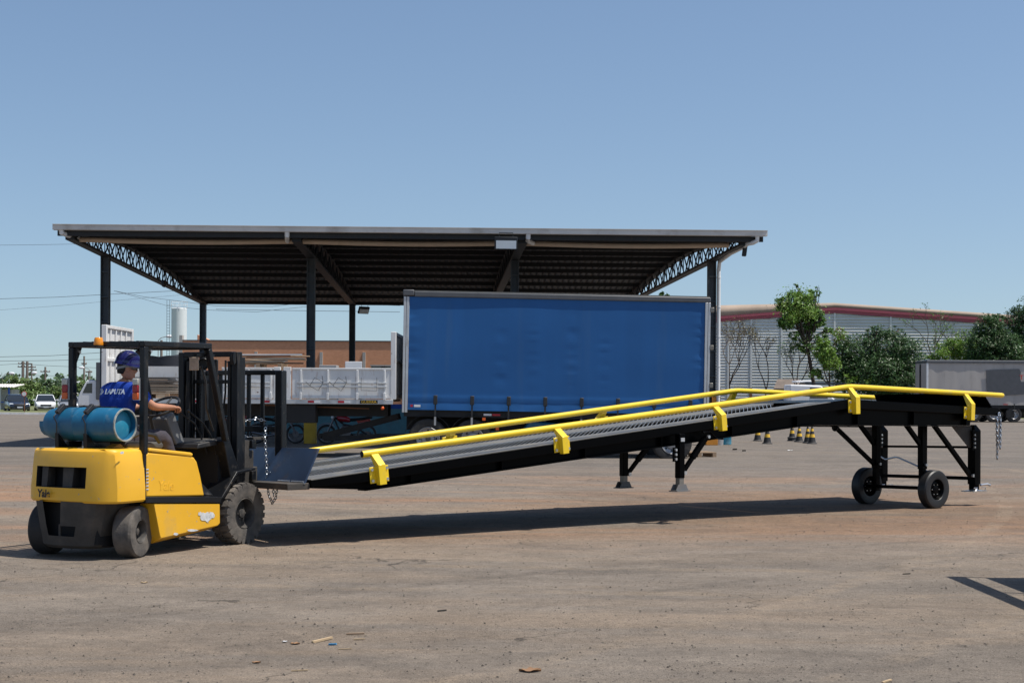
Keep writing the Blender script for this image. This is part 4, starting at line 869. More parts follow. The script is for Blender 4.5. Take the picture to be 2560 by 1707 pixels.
# ------------------------------------------------------------------ open shed
SH = tag(empty('open_shed', (0, 45.6, 0), math.radians(2)), 'open-sided steel shed with lattice trusses and dark sheet roof', 'shed')
SX = (-12.93, -6.43, .07, 6.42); SY0, SY1 = -4.35, 17.6; SXL, SXR = -13.22, 7.16
RPTS = [(-4.4, 6.235), (-1, 6.50), (2.5, 6.63), (6, 6.57), (10, 6.36), (14, 6.0), (17.7, 5.56)]
def zr(y):
    for (a, za), (b, zb) in zip(RPTS, RPTS[1:]):
        if y <= b: return za+(zb-za)*(y-a)/(b-a)
    return RPTS[-1][1]
KX = {SX[0]: 0., SX[1]: 0., SX[2]: -.02, SX[3]: -.06}
XR = lambda y: 6.98-.06*(y+4.1)
RX = lambda x, y: SXL+(x-SXL)*(XR(y)-SXL)/(SXR-SXL)
m = MB(); per = .26; prof = []; x = SXL
while x < SXR:
    prof += [(x, 0), (x+per*.5, 0), (x+per*.62, .045), (x+per*.88, .045)]; x += per
ysr = [SY0+(SY1-SY0)*k/16 for k in range(17)]
m.add([(RX(px, y), y, zr(y)+.02+dz) for y in ysr for px, dz in prof], [(j*len(prof)+i, j*len(prof)+i+1, (j+1)*len(prof)+i+1, (j+1)*len(prof)+i) for j in range(16) for i in range(len(prof)-1)])
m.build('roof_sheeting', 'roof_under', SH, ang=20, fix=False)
for k in range(14):
    y = -4.0+k*1.63; m = MB(); z = zr(y)
    m.b2(SXL+.1, XR(y)-.1, y-.012, y+.012, z-.135, z+.015); m.b2(SXL+.1, XR(y)-.1, y+.012, y+.06, z-.135, z-.12); m.build('purlin', 'purlin', SH)
zb_ = lambda y: 6.03-.0245*(y+4.1)
for x in SX:
    for y0, cw_ in ((0, .26), (17.0, .26)):
        zt = zb_(y0) if y0 < 10 else zb_(16.9)
        kx = KX[x]*y0; m = MB(lambda a, b, c: (a+kx, b, c)); m.b2(x-.13, x-.10, y0-.13, y0+.13, 0, zt); m.b2(x+.10, x+.13, y0-.13, y0+.13, 0, zt); m.b2(x-.10, x+.10, y0-.02, y0+.02, 0, zt)
        for k in range(7): m.b2(x-.10, x+.10, y0-.12, y0+.12, .6+k*.8, .63+k*.8)
        m.build('column', 'column_steel', SH)
    SK = lambda a, b, c, q=KX[x]: (a+q*b, b, c)
    t = MB(SK); n = 30; Y0, Y1 = -4.1, 17.4
    for off in (-.10, .10):
        pts = [Y0+(Y1-Y0)*k/n for k in range(n+1)]
        for k in range(n):
            a, b = pts[k], pts[k+1]
            za, zc = (zb_(a), zr(b)-.10) if k % 2 == 0 else (zr(a)-.10, zb_(b))
            t.bar((x+off, a, za), (x+off, b, zc), .035, .035, (1, 0, 0))
            if k % 2: t.bar((x+off, a, zb_(a)), (x+off, a, zr(a)-.10), .025, .025, (1, 0, 0))
    t.build('truss_lattice', 'shed_steel', SH)
    t = MB(SK); t.bar((x, Y0, zb_(Y0)), (x, Y1, zb_(Y1)), .26, .07); t.build('bottom_chord', 'shed_steel', SH)
    t = MB(SK)
    for k in range(12):
        a, b = Y0+(Y1-Y0)*k/12, Y0+(Y1-Y0)*(k+1)/12; t.bar((x, a, zr(a)-.10), (x, b, zr(b)-.10), .24, .07)
    t.build('top_chord', 'shed_steel', SH)
    t = MB(SK); t.b2(x-.13, x+.13, Y0-.02, Y0+.22, zb_(Y0)-.03, zr(Y0)-.12); t.build('truss_end_plate', 'shed_steel', SH)
g0 = MB(); m = MB(lambda x, y, z: (x, y, z-.14)); m.b2(SXL-.08, SXR+.08, SY0-.22, SY0-.02, 6.37, 6.385); m.b2(SXL-.08, SXR+.08, SY0-.22, SY0-.205, 6.385, 6.525); m.b2(SXL-.08, SXR+.08, SY0-.035, SY0-.02, 6.385, 6.53); m.b2(SXL-.08, SXR+.08, SY0-.245, SY0-.205, 6.515, 6.53); m.b2(SXL-.08, SXL-.065, SY0-.205, SY0-.035, 6.385, 6.525); m.b2(SXR+.065, SXR+.08, SY0-.205, SY0-.035, 6.385, 6.525)
m.build('gutter', 'gutter', SH)
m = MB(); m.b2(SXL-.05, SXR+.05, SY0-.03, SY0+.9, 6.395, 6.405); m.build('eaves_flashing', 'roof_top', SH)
m = MB(); m.b2(SXL, SXR, SY0+.0, SY0+.08, 6.08, 6.23); m.build('eaves_beam', 'shed_steel', SH)
PY, PZ = -3.55, 6.06
for a, b in ((-12.8, SX[1]-.15), (SX[1]+.12, SX[2]-.12), (SX[2]+.12, 6.3)):
    m = MB(); sag = [(a+(b-a)*k/8, PY, PZ-.05*math.sin(PI*k/8)) for k in range(9)]; m.tube(sag, .075, 12); m.build('rain_pipe', 'pipe', SH)
for x in (SX[1]-.22, SX[2]+.22):
    m = MB(); m.tube([(x, SY0-.12, 6.23), (x, SY0-.12, 6.14), (x-.05 if x < -3 else x, SY0+.3, 6.08), (x+.2 if x > -3 else x-.1, PY, PZ)], .07, 10); m.build('pipe_drop', 'pipe_white', SH)
m = MB(); m.tube([(SXL+.15, SY0-.12, 6.23), (SXL+.15, SY0-.12, 6.15), (SXL+.25, SY0+.1, 6.11), (-12.85, PY, PZ+.02)], .07, 10); m.build('pipe_drop', 'pipe_white', SH)
m = MB(); m.tube([(SXR-.2, SY0-.12, 6.23), (SXR-.2, SY0-.12, 6.10), (SXR-.3, SY0+.0, 6.05), (SXR-.42, SY0+.2, 6.04), (6.75, PY, 6.02), (6.62, -2.2, 5.96), (6.62, -.3, 5.88), (6.62, -.15, 5.6)], .065, 10); m.build('pipe_drop', 'pipe_white', SH)
m = MB(); m.cyl((6.62, -.15, 5.62), (6.62, -.15, .4), .062, 12)
for k in range(6): m.cyl((6.62, -.15, 5.4-k*.95), (6.62, -.15, 5.36-k*.95), .07, 12)
m.build('downpipe', 'pipe_white', SH)
for x, mt in ((SX[1], 'post_yellow'), (SX[0], 'post_yellow'), (SX[2], 'post_yellow'), (SX[3], 'post_orange')):
    m = MB(); m.b2(x-.19, x+.19, -.2, .19, 0, .80); m.b2(x-.0, x+.17, -.17, .16, .80, 1.55); m.build('column_guard', mt, SH, bev=.015)
def sw_(x, y, z): return Matrix.Translation((0, 45.6, 0)) @ Matrix.Rotation(math.radians(2), 4, 'Z') @ Vector((x, y, z))
def flood(loc, rz, w_, h_, label, tilt=.5):
    f = tag(empty('floodlight', loc, 0, rot=(tilt, 0, rz)), label, 'floodlight', 'floodlights under the shed')
    m = MB(); m.b2(-w_/2, w_/2, -.04, .06, -h_/2, h_/2); m.build('housing', 'shed_steel', f, bev=.01)
    m = MB(); m.b2(-w_*.44, w_*.44, -.055, -.041, -h_*.42, h_*.22); m.build('glass', 'lamp_glass', f)
    m = MB(); m.tube([(-w_*.3, 0, h_/2), (-w_*.3, .02, h_/2+.12), (w_*.3, .02, h_/2+.12), (w_*.3, 0, h_/2)], .012, 6); m.build('yoke', 'shed_steel', f)
flood(sw_(-.36, SY0-.4, 5.93), math.radians(6), .66, .36, 'large floodlight with pale glass hung under the shed gutter', .12)
flood(sw_(SX[1]+.5, 17.0, 5.25), .6, .5, .32, 'dark floodlight on the back column of the shed')
fl = tag(empty('bell_lamp', at(404, 709, 51.3)), 'small dome lamp hanging from the left shed truss', 'lamp')
m = MB(); m.lathe([(.005, 0), (.07, -.01), (.12, -.06), (.14, -.13), (.13, -.14), (.01, -.13)], (-.02, 0, 0), (-1, 0, 0), 16); m.build('shade', 'shed_steel', fl)
m = MB(); m.cyl((.05, 0, .10), (.05, 0, .22), .012, 6); m.build('hanger', 'shed_steel', fl)
sp_ = tag(empty('wall_speaker', at(1862, 624, 42.2)), 'small black box hanging at the right end of the shed', 'speaker')
m = MB(); m.b2(-.06, .06, -.08, .08, -.2, .14); m.build('box', 'shed_steel', sp_, bev=.02); sp_.rotation_euler = (0, .12, 0)
# low painted wall at the back of the shed
wl = tag(empty('low_wall', (0, 57, 0)), 'low pale teal wall with blue stripe in the shade of the shed', 'wall')
m = MB(); m.b2(-14, 8, 0, .15, 0, 1.0); m.build('wall_face', 'teal_wall', wl)
m = MB(); m.b2(-14, 8, -.01, .16, 1.0, 1.18); m.build('blue_stripe', 'royal_blue', wl)
# ------------------------------------------------------------------ trucks under the shed front
def strap(parent, x, y, z0, z1, tail):
    s = empty('curtain_strap', (x, y, 0), 0, parent)
    m = MB(); m.b2(-.02, .02, -.022, -.016, z1+.05, z0); m.build('webbing', 'vinyl', s)
    m = MB(); m.b2(-.05, .05, -.06, -.02, z0-.20, z0+.03); m.build('buckle', 'vinyl', s, bev=.012)
    m = MB(); m.b2(-.025, .025, -.026, -.018, z1-tail, z1+.05); m.build('tail', 'render_grey' if tail > .1 else 'vinyl', s)
TL = 7.72
bt = tag(empty('curtain_trailer', (-2.76, 35.5, -.012), 0, rot=(0, .0125, .05)), 'trailer with a plain blue curtain side and dark grey roof rail', 'trailer')
m = MB(); nxx, nzz = 120, 40; vs = []
for j in range(nzz+1):
    for i in range(nxx+1):
        x = .14+(TL-.28)*i/nxx; z = 1.22+2.82*j/nzz; f = i/nxx; g = j/nzz
        ed = math.exp(-((f)/.03)**2)+math.exp(-((1-f)/.03)**2)
        d = .012*mnoise.noise(Vector((x*.5, z*.9, 3)))+.022*ed*mnoise.noise(Vector((x*1.5, z*9, 1)))
        for cx_ in (.31, .42, .55, .66): d += .014*math.exp(-((f-cx_)/.018)**2)*mnoise.noise(Vector((cx_*50, z*10, 7)))*(1 if .25 < g < .75 else .3)
        d += .02*math.exp(-((z-1.52)/.03)**2)-.010*math.exp(-((z-1.45)/.02)**2)+(.03*(1.45-z)/.25 if z < 1.45 else 0)*.6
        d += .007*mnoise.noise(Vector((x*3, z*16, 5)))*math.exp(-((z-1.35)/.16)**2)
        vs.append((x, -d, z))
m.add(vs, [(j*(nxx+1)+i, j*(nxx+1)+i+1, (j+1)*(nxx+1)+i+1, (j+1)*(nxx+1)+i) for j in range(nzz) for i in range(nxx)]); m.build('curtain', 'curtain', bt, ang=80, fix=False)
m = MB(); m.b2(.14, TL-.14, 2.48, 2.5, 1.2, 4.04); m.build('far_curtain', 'curtain', bt)
m = MB(); m.b2(.26, TL, -.03, 2.545, 4.04, 4.17); m.build('roof_rail', 'trailer_grey', bt, bev=.02)
m = MB(); m.b2(-.02, .255, -.05, 2.55, 4.06, 4.21); m.build('roof_end_cap', 'trailer_grey', bt, bev=.02)
m = MB(); m.b2(.1, TL-.02, .0, 2.5, 4.172, 4.20); m.build('roof_skin', 'galv', bt)
for x0, x1 in ((0, .06), (.07, .135), (TL-.135, TL-.07), (TL-.06, TL)): m = MB(); m.b2(x0, x1, -.03, .09, 1.15, 4.04); m.build('corner_post', 'alu', bt, bev=.006)
for x0 in (.01, TL-.04): m = MB(); m.b2(x0, x0+.03, .1, 2.47, 1.15, 4.04); m.build('end_wall', 'alu', bt)
for k in range(3): m = MB(); m.b2(TL-.01, TL+.09, -.04, .03, 1.9+k*.95, 2.02+k*.95); m.build('hinge', 'galv', bt, bev=.01)
m = MB(); m.b2(.05, TL-.05, .06, 2.44, 1.05, 1.21); m.build('floor_frame', 'chassis', bt)
for y0 in (.75, 1.65): m = MB(); m.b2(.1, TL-.1, y0, y0+.12, .70, 1.05); m.build('chassis_beam', 'chassis', bt)
for k in range(8): strap(bt, .83+k*.915, -.05, 1.56, 1.0, .16 if k in (0, 1, 4, 7) else .02)
for x, c in ((.24, 'reflector_red'), (.38, 'reflector_white')): m = MB(); m.b2(x-(.03 if c[-1] == 'd' else .08), x+(.03 if c[-1] == 'd' else .08), -.075, -.068, 1.29, 1.35); m.build('reflector', c, bt)
for x in (2.25, 3.95, 5.65):
    for dx, c in ((-.11, 'reflector_white'), (.11, 'reflector_red')): m = MB(); m.b2(x+dx-.10, x+dx+.10, .03, .058, 1.10, 1.15); m.build('reflector', c, bt)
for x in (.66, 1.78, 6.82):
    wheel(bt, (x, .17, .50), (0, -1, 0), .50, .28, .29, 'rubber', 'rim_grey', style='truck'); wheel(bt, (x, 2.33, .50), (0, 1, 0), .50, .28, .29, 'rubber', 'rim_grey', style='truck')
    m = MB(); m.cyl((x, .2, .5), (x, 2.3, .5), .07, 10); m.build('axle', 'chassis', bt)
for x in (.66, 1.78): m = MB(); arc = [(x+.60*math.cos(t), .5+.60*math.sin(t)) for t in [.25+k*(PI-.5)/12 for k in range(13)]]; m.prism([(a, .02, b) for a, b in arc]+[(x+(a-x)*.985, .02, .5+(b-.5)*.985) for a, b in arc[::-1]], [(a, .38, b) for a, b in arc]+[(x+(a-x)*.985, .38, .5+(b-.5)*.985) for a, b in arc[::-1]]); m.build('mudguard', 'chassis', bt)
m = MB(); m.b2(5.9, 6.55, .05, .08, .42, .70); m.build('mudflap', 'wood_dark', bt)
for x in (2.05, 3.0): m = MB(); m.b2(x-.04, x+.04, -.02, .02, .98, 1.05); m.build('side_marker', 'orange_lens', bt)
m = MB(); m.b2(2.35, 2.43, .0, .05, .74, .90); m.build('side_lamp', 'orange_lens', bt)
m = MB(); m.side([(3.0, .65), (4.2, .55), (4.3, .9), (3.2, 1.0)], .3, .9); m.build('fuel_tank', 'tank_blue', bt, bev=.05)
m = MB(); m.b2(4.4, 5.1, .2, .8, .55, .98); m.build('tool_box', 'chassis', bt, bev=.02)
# white drop-side trailer
wt = tag(empty('dropside_trailer', (0, 35.4, 0)), 'rusty white drop-side trailer with high headboards, coupled left of the blue one', 'trailer')
X0, X1 = -10.16, -2.96
m = MB(); m.b2(X0, X1, .02, 2.48, 1.40, 1.45); m.build('bed_floor', 'wood', wt)
m = MB(); m.b2(X0, X1, -.03, .015, 1.335, 1.455); m.build('bed_edge', 'alu', wt, bev=.006)
for y0 in (.75, 1.6): m = MB(); m.b2(X0+.2, X1-.2, y0, y0+.13, 1.02, 1.40); m.build('chassis_beam', 'chassis', wt)
def dropside(a, b, ribs):
    p = MB(); p.b2(a, b, -.01, .012, 1.47, 2.19); po = p.build('drop_side', 'white_rust', wt)
    m = MB(); m.b2(a, b, -.035, .02, 2.19, 2.235); m.build('top_rail', 'white_rust', po, bev=.006)
    m = MB(); m.b2(a, b, -.03, -.011, 1.475, 1.52); m.build('bottom_rail', 'white_rust', po)
    for x in ribs: m = MB(); m.b2(x-.028, x+.028, -.04, -.011, 1.521, 2.189); m.build('rib', 'white_rust', po, bev=.008)
    for z in (1.86, 1.765): m = MB(); m.b2(a+.12, b-.10, -.062, -.041, z-.018, z+.018); m.build('side_bar', 'alu', po, bev=.005)
    for x in ribs:
        m = MB(); m.b2(x-.03, x+.03, -.07, -.04, 1.44, 1.62); m.build('latch', 'white_rust', po, bev=.006)
    return po
d1 = dropside(-5.47, -3.02, (-5.25, -4.58, -3.85, -3.17)); dropside(-7.22, -5.93, (-7.15, -6.55, -6.0))
for x0, x1 in ((-5.925, -5.76), (-5.69, -5.50)): m = MB(); m.b2(x0, x1, -.025, .05, 1.456, 2.25); m.build('stake_post', 'white_rust', wt, bev=.008)
for cx_, r in ((-4.86, .25), (-4.28, .2)):
    m = MB(); c_ = [Vector((cx_+.17*math.cos(t+r), -.07, 1.83+.17*math.sin(t+r))) for t in (0, PI/2, PI, 3*PI/2)]; m.tube([c_[0]+Vector((-.02, 0, .16)), c_[0], c_[3], c_[2], c_[2]+Vector((-.1, 0, .1))], .006, 5); m.tube([c_[0], c_[1], c_[2]], .006, 5); m.build('wire_hook', 'wire', d1)
m = MB(); m.tube([(-3.75, -.07, 2.0), (-3.75, -.07, 1.68), (-3.36, -.07, 1.67), (-3.36, -.07, 2.0)], .006, 5); m.build('wire_hook', 'wire', d1)
for x in (-9.0, -7.9, -6.85, -6.1, -5.0, -4.25):
    m = MB(); m.b2(x-.075, x+.075, -.036, -.031, 1.365, 1.42); m.build('reflector', 'reflector_red', wt)
    m = MB(); m.b2(x+.08, x+.23, -.036, -.031, 1.365, 1.42); m.build('reflector', 'reflector_white', wt)
m = MB(); m.b2(-3.78, -3.34, -.038, -.031, 1.352, 1.435); np_ = m.build('maker_plate', 'print_black', wt)
gm = text_mesh('GUERRA', .095, 'cone_yellow', 'lettering', .001, 0, .0015); inst(gm, 'lettering', np_, (-3.56, -.0395, 1.392), (PI/2, 0, 0), (1.05, 1, 1))
m = MB(); m.sph((-3.22, -.02, 1.24), .045, 10, 8); m.build('side_lamp', 'orange_lens', wt)
for x, s in ((X0, 1), (X1, -1)):
    hb = empty('headboard', (x, 0, 0), 0, wt); z1 = 3.26 if s > 0 else 3.12
    m = MB(); m.b2(-.03, .0, .05, 2.45, 1.456, z1); m.build('panel', 'white_rust', hb)
    for y in (-.02, 2.42): m = MB(); m.b2(-.06, .07, y, y+.10, 1.456, z1+.02); m.build('post', 'white_rust', hb, bev=.01)
    for z in (1.5, 2.38, z1-.06): m = MB(); m.b2(.001, .06, .081, 2.419, z, z+.08); m.build('cross_rail', 'white_rust', hb, bev=.008)
    for k in range(4): m = MB(); m.b2(.001, .045, .45+k*.48, .52+k*.48, 1.581, z1-.061); m.build('rib', 'white_rust', hb, bev=.008)
m = MB(); m.b2(-5.62, -4.90, .05, .6, .86, 1.33); m.build('tool_box', 'chassis', wt, bev=.02)
for x in (-9.3, -8.05):
    wheel(wt, (x, .2, .5), (0, -1, 0), .5, .28, .29, 'rubber', 'rim_grey', style='truck'); wheel(wt, (x, 2.3, .5), (0, 1, 0), .5, .28, .29, 'rubber', 'rim_grey', style='truck')
m = MB(); m.bar((-4.85, .9, .50), (-2.9, .9, 1.02), .12, .16); m.bar((-4.85, 1.6, .50), (-2.9, 1.6, 1.02), .12, .16); m.bar((-4.9, .8, .50), (-4.9, 1.7, .50), .10, .10); m.bar((-4.8, .9, .45), (-3.2, .9, .50), .1, .12); m.build('drawbar', 'chassis', wt)
m = MB(); m.bar((-6.3, .4, 1.30), (-3.6, .45, 1.22), .03, .03); m.build('brake_pipe', 'rust', wt)
# load on the white trailer
pal = tag(empty('pallet', (-6.45, 36.6, 2.235)), 'wooden pallet under the bundle of pipes on the white trailer', 'pallet', 'pallets on the trailer')
def pallet_parts(p, L=1.2, W=1.0):
    for k in range(5): m = MB(); y = -W/2+k*(W-.11)/4; m.b2(-L/2, L/2, y, y+.11, .105, .125); m.build('board', 'wood', p)
    for x in (-L/2, -.05, L/2-.1): m = MB(); m.b2(x, x+.1, -W/2, W/2, 0, .105); m.build('bearer', 'wood', p)
pallet_parts(pal)
crt = tag(empty('crate_stack', (-6.45, 36.6, 1.45)), 'brown crate carrying the pallet and pipes inside the white trailer', 'crate')
m = MB(); m.b2(-.6, .6, -.5, .5, .002, .782); m.build('crate_body', 'wood', crt)
for x in (-.6, 0, .55): m = MB(); m.b2(x, x+.05, -.52, -.501, .002, .782); m.build('batten', 'wood', crt)
r2 = random.Random(5); ORD = ['lowest', 'second lowest', 'third lowest', 'fourth lowest', 'fifth lowest', 'sixth lowest', 'seventh lowest', 'middle', 'seventh', 'sixth', 'fifth', 'fourth', 'third', 'second', 'topmost']; OR2 = ['nearest', 'second', 'third', 'fourth', 'fifth', 'sixth', 'seventh', 'eighth', 'ninth', 'tenth', 'eleventh', 'twelfth', 'farthest']
for k in range(13):
    y = 36.2+.06*k; z = 2.385+((k*5) % 4)*.062; a = -7.35+r2.random()*.6; b = -5.2-r2.random()*.7; dz = r2.uniform(-.05, .06); yy = r2.uniform(-.05, .05)
    m = MB()
    if k % 2: m.tube([(a, y, z), (b, y+yy, z+dz)], .020, 10)
    else: m.bar((a, y, z), (b, y+yy, z+dz), .045, .035)
    tag(m.build('steel_profile', ('galv', 'wood', 'rust', 'alu', 'wood_dark')[k % 5]), ('round pipe' if k % 2 else 'square profile')+', '+OR2[k]+' from the camera in the bundle on the white trailer', 'profile', 'bundle of profiles on the white trailer')
b1 = MB(); b1.box((-4.02, 36.05, 1.93), (.42, .40, .95), .12); b1o = b1.build('carton', 'white_box', bev=.006); tag(b1o, 'white carton standing in the drop-side trailer near the right headboard', 'box')
for k in range(3): m = MB(); m.box((-4.12, 35.845, 2.24+k*.05), (.20, .006, .025), .12); m.build('slot', 'render_grey', b1o)
b2_ = MB(); b2_.b2(-4.86, -4.42, 35.8, 36.3, 1.452, 2.31); tag(b2_.build('carton', 'render_grey', bev=.01), 'grey bundle standing in the drop-side trailer left of the white carton', 'box')
pl2 = tag(empty('pallet', (-9.25, 36.2, 1.452)), 'wooden pallet under the dark boards at the left of the white trailer', 'pallet', 'pallets on the trailer'); pallet_parts(pl2, 1.3, 1.1)
z = 1.60
for k in range(15):
    m = MB(); h = .010+r2.random()*.010; a = -9.98+r2.random()*.3; b = -8.45-r2.random()*.5; tl = r2.uniform(-.012, .012)
    m.hex([(a, 35.72, z), (b, 35.72, z+tl), (b, 36.7, z+tl), (a, 36.7, z), (a, 35.72, z+h), (b, 35.72, z+h+tl), (b, 36.7, z+h+tl), (a, 36.7, z+h)])
    tag(m.build('board', 'wood_dark' if k % 6 else 'wood'), ('dark' if k % 6 else 'pale')+' thin board, '+ORD[k]+(' from the top' if 8 <= k < 14 else '')+' in the loose stack on the white trailer', 'board', 'stack of loose boards'); z += h+.011
m = MB(); m.b2(-9.95, -8.4, 36.85, 36.88, 1.452, 2.28); tag(m.build('loose_panel', 'white_rust'), 'rusty white panel standing behind the stack of dark boards', 'panel')
m = MB(); rg = []
for j in range(7):
    yv = 37.0+.8*j/6; rr_ = []
    for i in range(25):
        x = -10.0+1.75*i/24; e = min(1, 6*min(i/24, 1-i/24)+.25); rr_.append((x, yv, 2.28+.34*e*(.75+.35*mnoise.noise(Vector((x*2.2, yv*2, 0))))))
    rg.append(rr_+[(p[0], yv, 1.455) for p in rr_[::-1]])
m.loft(rg); tag(m.build('tarpaulin_load', 'net', ang=70), 'lumpy load under black netting behind the rusty white panel', 'covered load')
# motorcycles in the shade
def motorbike(loc, rz, col_, label):
    b = tag(empty('motorcycle', loc, rz), label, 'motorcycle', 'motorcycles parked under the shed')
    for x in (-.62, .64):
        w_ = empty('wheel', (x, 0, .31), 0, b)
        m = MB(); m.lathe([(.25, -.04), (.29, -.05), (.31, -.02), (.31, .02), (.29, .05), (.25, .04)], (0, 0, 0), (0, 1, 0), 28, closed=True); m.build('tyre', 'rubber', w_)
        m = MB(); m.lathe([(.25, -.03), (.235, -.02), (.235, .02), (.25, .03)], (0, 0, 0), (0, 1, 0), 28, closed=True)
        for k in range(9): m.tube([(0, 0, 0), (.24*math.cos(k*.698), 0, .24*math.sin(k*.698))], .006, 4)
        m.lathe([(.10, -.012), (.10, .0)], (0, -.03, 0), (0, 1, 0), 18); m.build('rim', 'moto_metal', w_)
    m = MB(); m.tube([(.64, -.08, .31), (.42, -.09, .80), (.36, -.06, .98)], .024, 8); m.tube([(.64, .08, .31), (.42, .09, .80), (.36, .06, .98)], .024, 8); m.build('front_fork', 'moto_metal', b)
    m = MB(); m.tube([(.40, 0, .86), (.1, 0, .62), (-.25, 0, .56), (-.62, 0, .31)], .03, 8); m.tube([(.4, 0, .8), (.2, 0, .35), (-.2, 0, .30)], .03, 8); m.build('frame', 'moto_black', b)
    m = MB(); m.sph((.06, 0, .45), (.17, .15, .16), 12, 8); m.b2(-.12, .18, -.13, .13, .24, .45); m.build('engine', 'moto_metal', b, bev=.02)
    m = MB(); m.loft([[(x, wy*math.cos(t), zc+hz*math.sin(t)) for t in [2*PI*k/14 for k in range(14)]] for x, wy, zc, hz in ((.34, .04, .84, .03), (.28, .12, .82, .09), (.12, .15, .80, .11), (-.05, .12, .77, .09), (-.12, .05, .75, .05))]); m.build('fuel_tank', col_, b)
    m = MB(); m.loft([[(x, wy*math.cos(t), zc+.05*math.sin(t)) for t in [2*PI*k/12 for k in range(12)]] for x, wy, zc in ((-.08, .08, .76), (-.2, .13, .77), (-.5, .14, .80), (-.74, .10, .85), (-.80, .03, .87))]); m.build('seat', 'moto_black', b)
    m = MB(); m.tube([(.28, -.36, 1.02), (.34, -.2, 1.0), (.37, 0, .97), (.34, .2, 1.0), (.28, .36, 1.02)], .014, 6); m.build('handlebar', 'moto_black', b)
    m = MB(); m.lathe([(.02, -.07), (.08, -.03), (.09, .03), (.02, .05)], (.46, 0, .86), (1, 0, 0), 16); m.build('headlamp', 'lamp_glass', b)
    m = MB(); m.prism([(-.35, -.09, .66), (-.75, -.07, .74), (-.72, -.07, .80), (-.3, -.1, .75)], [(-.35, .09, .66), (-.75, .07, .74), (-.72, .07, .80), (-.3, .1, .75)]); m.build('side_cover', col_, b)
    arc = [(.64+.35*math.cos(t), .31+.35*math.sin(t)) for t in [.7+k*.2 for k in range(9)]]
    m = MB(); m.prism([(a, -.06, c) for a, c in arc]+[(a*.995, -.06, c-.008) for a, c in arc[::-1]], [(a, .06, c) for a, c in arc]+[(a*.995, .06, c-.008) for a, c in arc[::-1]]); m.build('front_mudguard', col_, b)
    m = MB(); m.tube([(.1, -.13, .30), (-.2, -.15, .25), (-.75, -.16, .36)], .04, 8); m.build('exhaust', 'moto_metal', b)
motorbike(on(868, 45.0), PI+.05, 'moto_red', 'red motorcycle parked under the shed right of the yellow column guard')
motorbike(on(690, 45.3), -.05, 'moto_black', 'dark motorcycle parked left of the yellow column guard')
motorbike(on(600, 46.3), .2, 'moto_red', 'motorcycle parked farthest left in the shed shade')
# ------------------------------------------------------------------ yard clutter
def cone(px, py, h, label, stacked=False):
    p = at(px, py, 1); t = H/(H-p.z); x, y = p.x*t, t
    c = tag(empty('traffic_cone', (x, y, 0)), label, 'traffic cone', 'black and yellow traffic cones')
    def ring(z0, z1, m_, nm):
        r = lambda z: .125*(1-z/(h*1.12))+.012
        m = MB(); m.lathe([(r(z0), z0), (r(z1), z1)], (0, 0, 0), (0, 0, 1), 18); m.build(nm, m_, c)
    e = .10 if stacked else 0
    if stacked: m = MB(); m.lathe([(.17, 0), (.17, .03), (.15, .045), (.145, .09), (.16, .10)], (0, 0, 0), (0, 0, 1), 18); m.build('stacked_base', 'cone_black', c)
    m = MB(); m.lathe([(.17, e), (.172, e+.022), (.14, e+.035), (.125, e+.05)], (0, 0, 0), (0, 0, 1), 18); m.build('base', 'cone_black', c)
    ring(e+.05, h*.36+e*.6, 'cone_black', 'cone_body'); ring(h*.36+e*.6, h*.54+e*.6, 'cone_yellow', 'band'); ring(h*.54+e*.6, h*.70+e*.5, 'cone_black', 'cone_body'); ring(h*.70+e*.5, h*.85+e*.4, 'cone_yellow', 'band'); ring(h*.85+e*.4, h+e*.3, 'cone_black', 'cone_tip')
cone(1894, 1102, .60, 'leftmost traffic cone of the six under the ramp'); cone(1918, 1109, .60, 'second traffic cone from the left, standing alone nearer'); cone(1980, 1102, .58, 'traffic cone stacked on a second cone, third from the left', True)
cone(1998, 1104.5, .55, 'traffic cone just right of the stacked pair'); cone(2019, 1107.5, .57, 'traffic cone second from the right in the row'); cone(2030, 1109, .60, 'rightmost traffic cone of the six')
dr = tag(empty('drum', on(1812, 46.3)), 'blue plastic drum beside the orange column guard', 'drum')
m = MB(); m.lathe([(.20, 0), (.22, .02), (.22, .25), (.235, .27), (.22, .29), (.22, .55), (.235, .57), (.22, .59), (.22, .80), (.19, .83)], (0, 0, 0), (0, 0, 1), 22); m.build('shell', 'drum_blue', dr)
m = MB(); m.lathe([(.16, .832), (.16, .84)], (0, 0, 0), (0, 0, 1), 18); m.build('lid', 'drum_blue', dr)
bn = MB(); bn.lathe([(.20, 0), (.24, .6), (.25, .62), (.23, .62)], on(1793, 46.0), (0, 0, 1), 18); tag(bn.build('bucket', 'render_grey'), 'dark grey bucket between the column guard and the blue drum', 'bucket')
pp = tag(empty('pallet', on(1738, 37.2), .2), 'broken wooden pallet lying on the ground by the trailer wheel', 'pallet'); pallet_parts(pp, .9, .8)
# platform standing just outside the frame on the right
lp = tag(empty('loading_platform', (4.66, 8.88, 0)), 'steel platform with handrail standing right of the camera', 'platform')
m = MB(); m.b2(0, 1.6, -1.0, 3.62, .98, 1.02); m.build('deck', 'ramp_black', lp)
for x, y in ((.03, 3.55), (1.5, 3.55), (.03, -.95), (1.5, -.95)): m = MB(); m.b2(x, x+.08, y, y+.06, 0, .98); m.build('leg', 'ramp_black', lp)
m = MB(); m.bar((.0, -1.0, 1.62), (.03, 3.62, 1.62), .14, .06); m.build('handrail', 'ramp_black', lp)
for y in (-.9, 1.2, 2.6, 3.60): m = MB(); m.b2(.0, .03, y, y+.03, 1.02, 1.60); m.build('rail_post', 'ramp_black', lp)
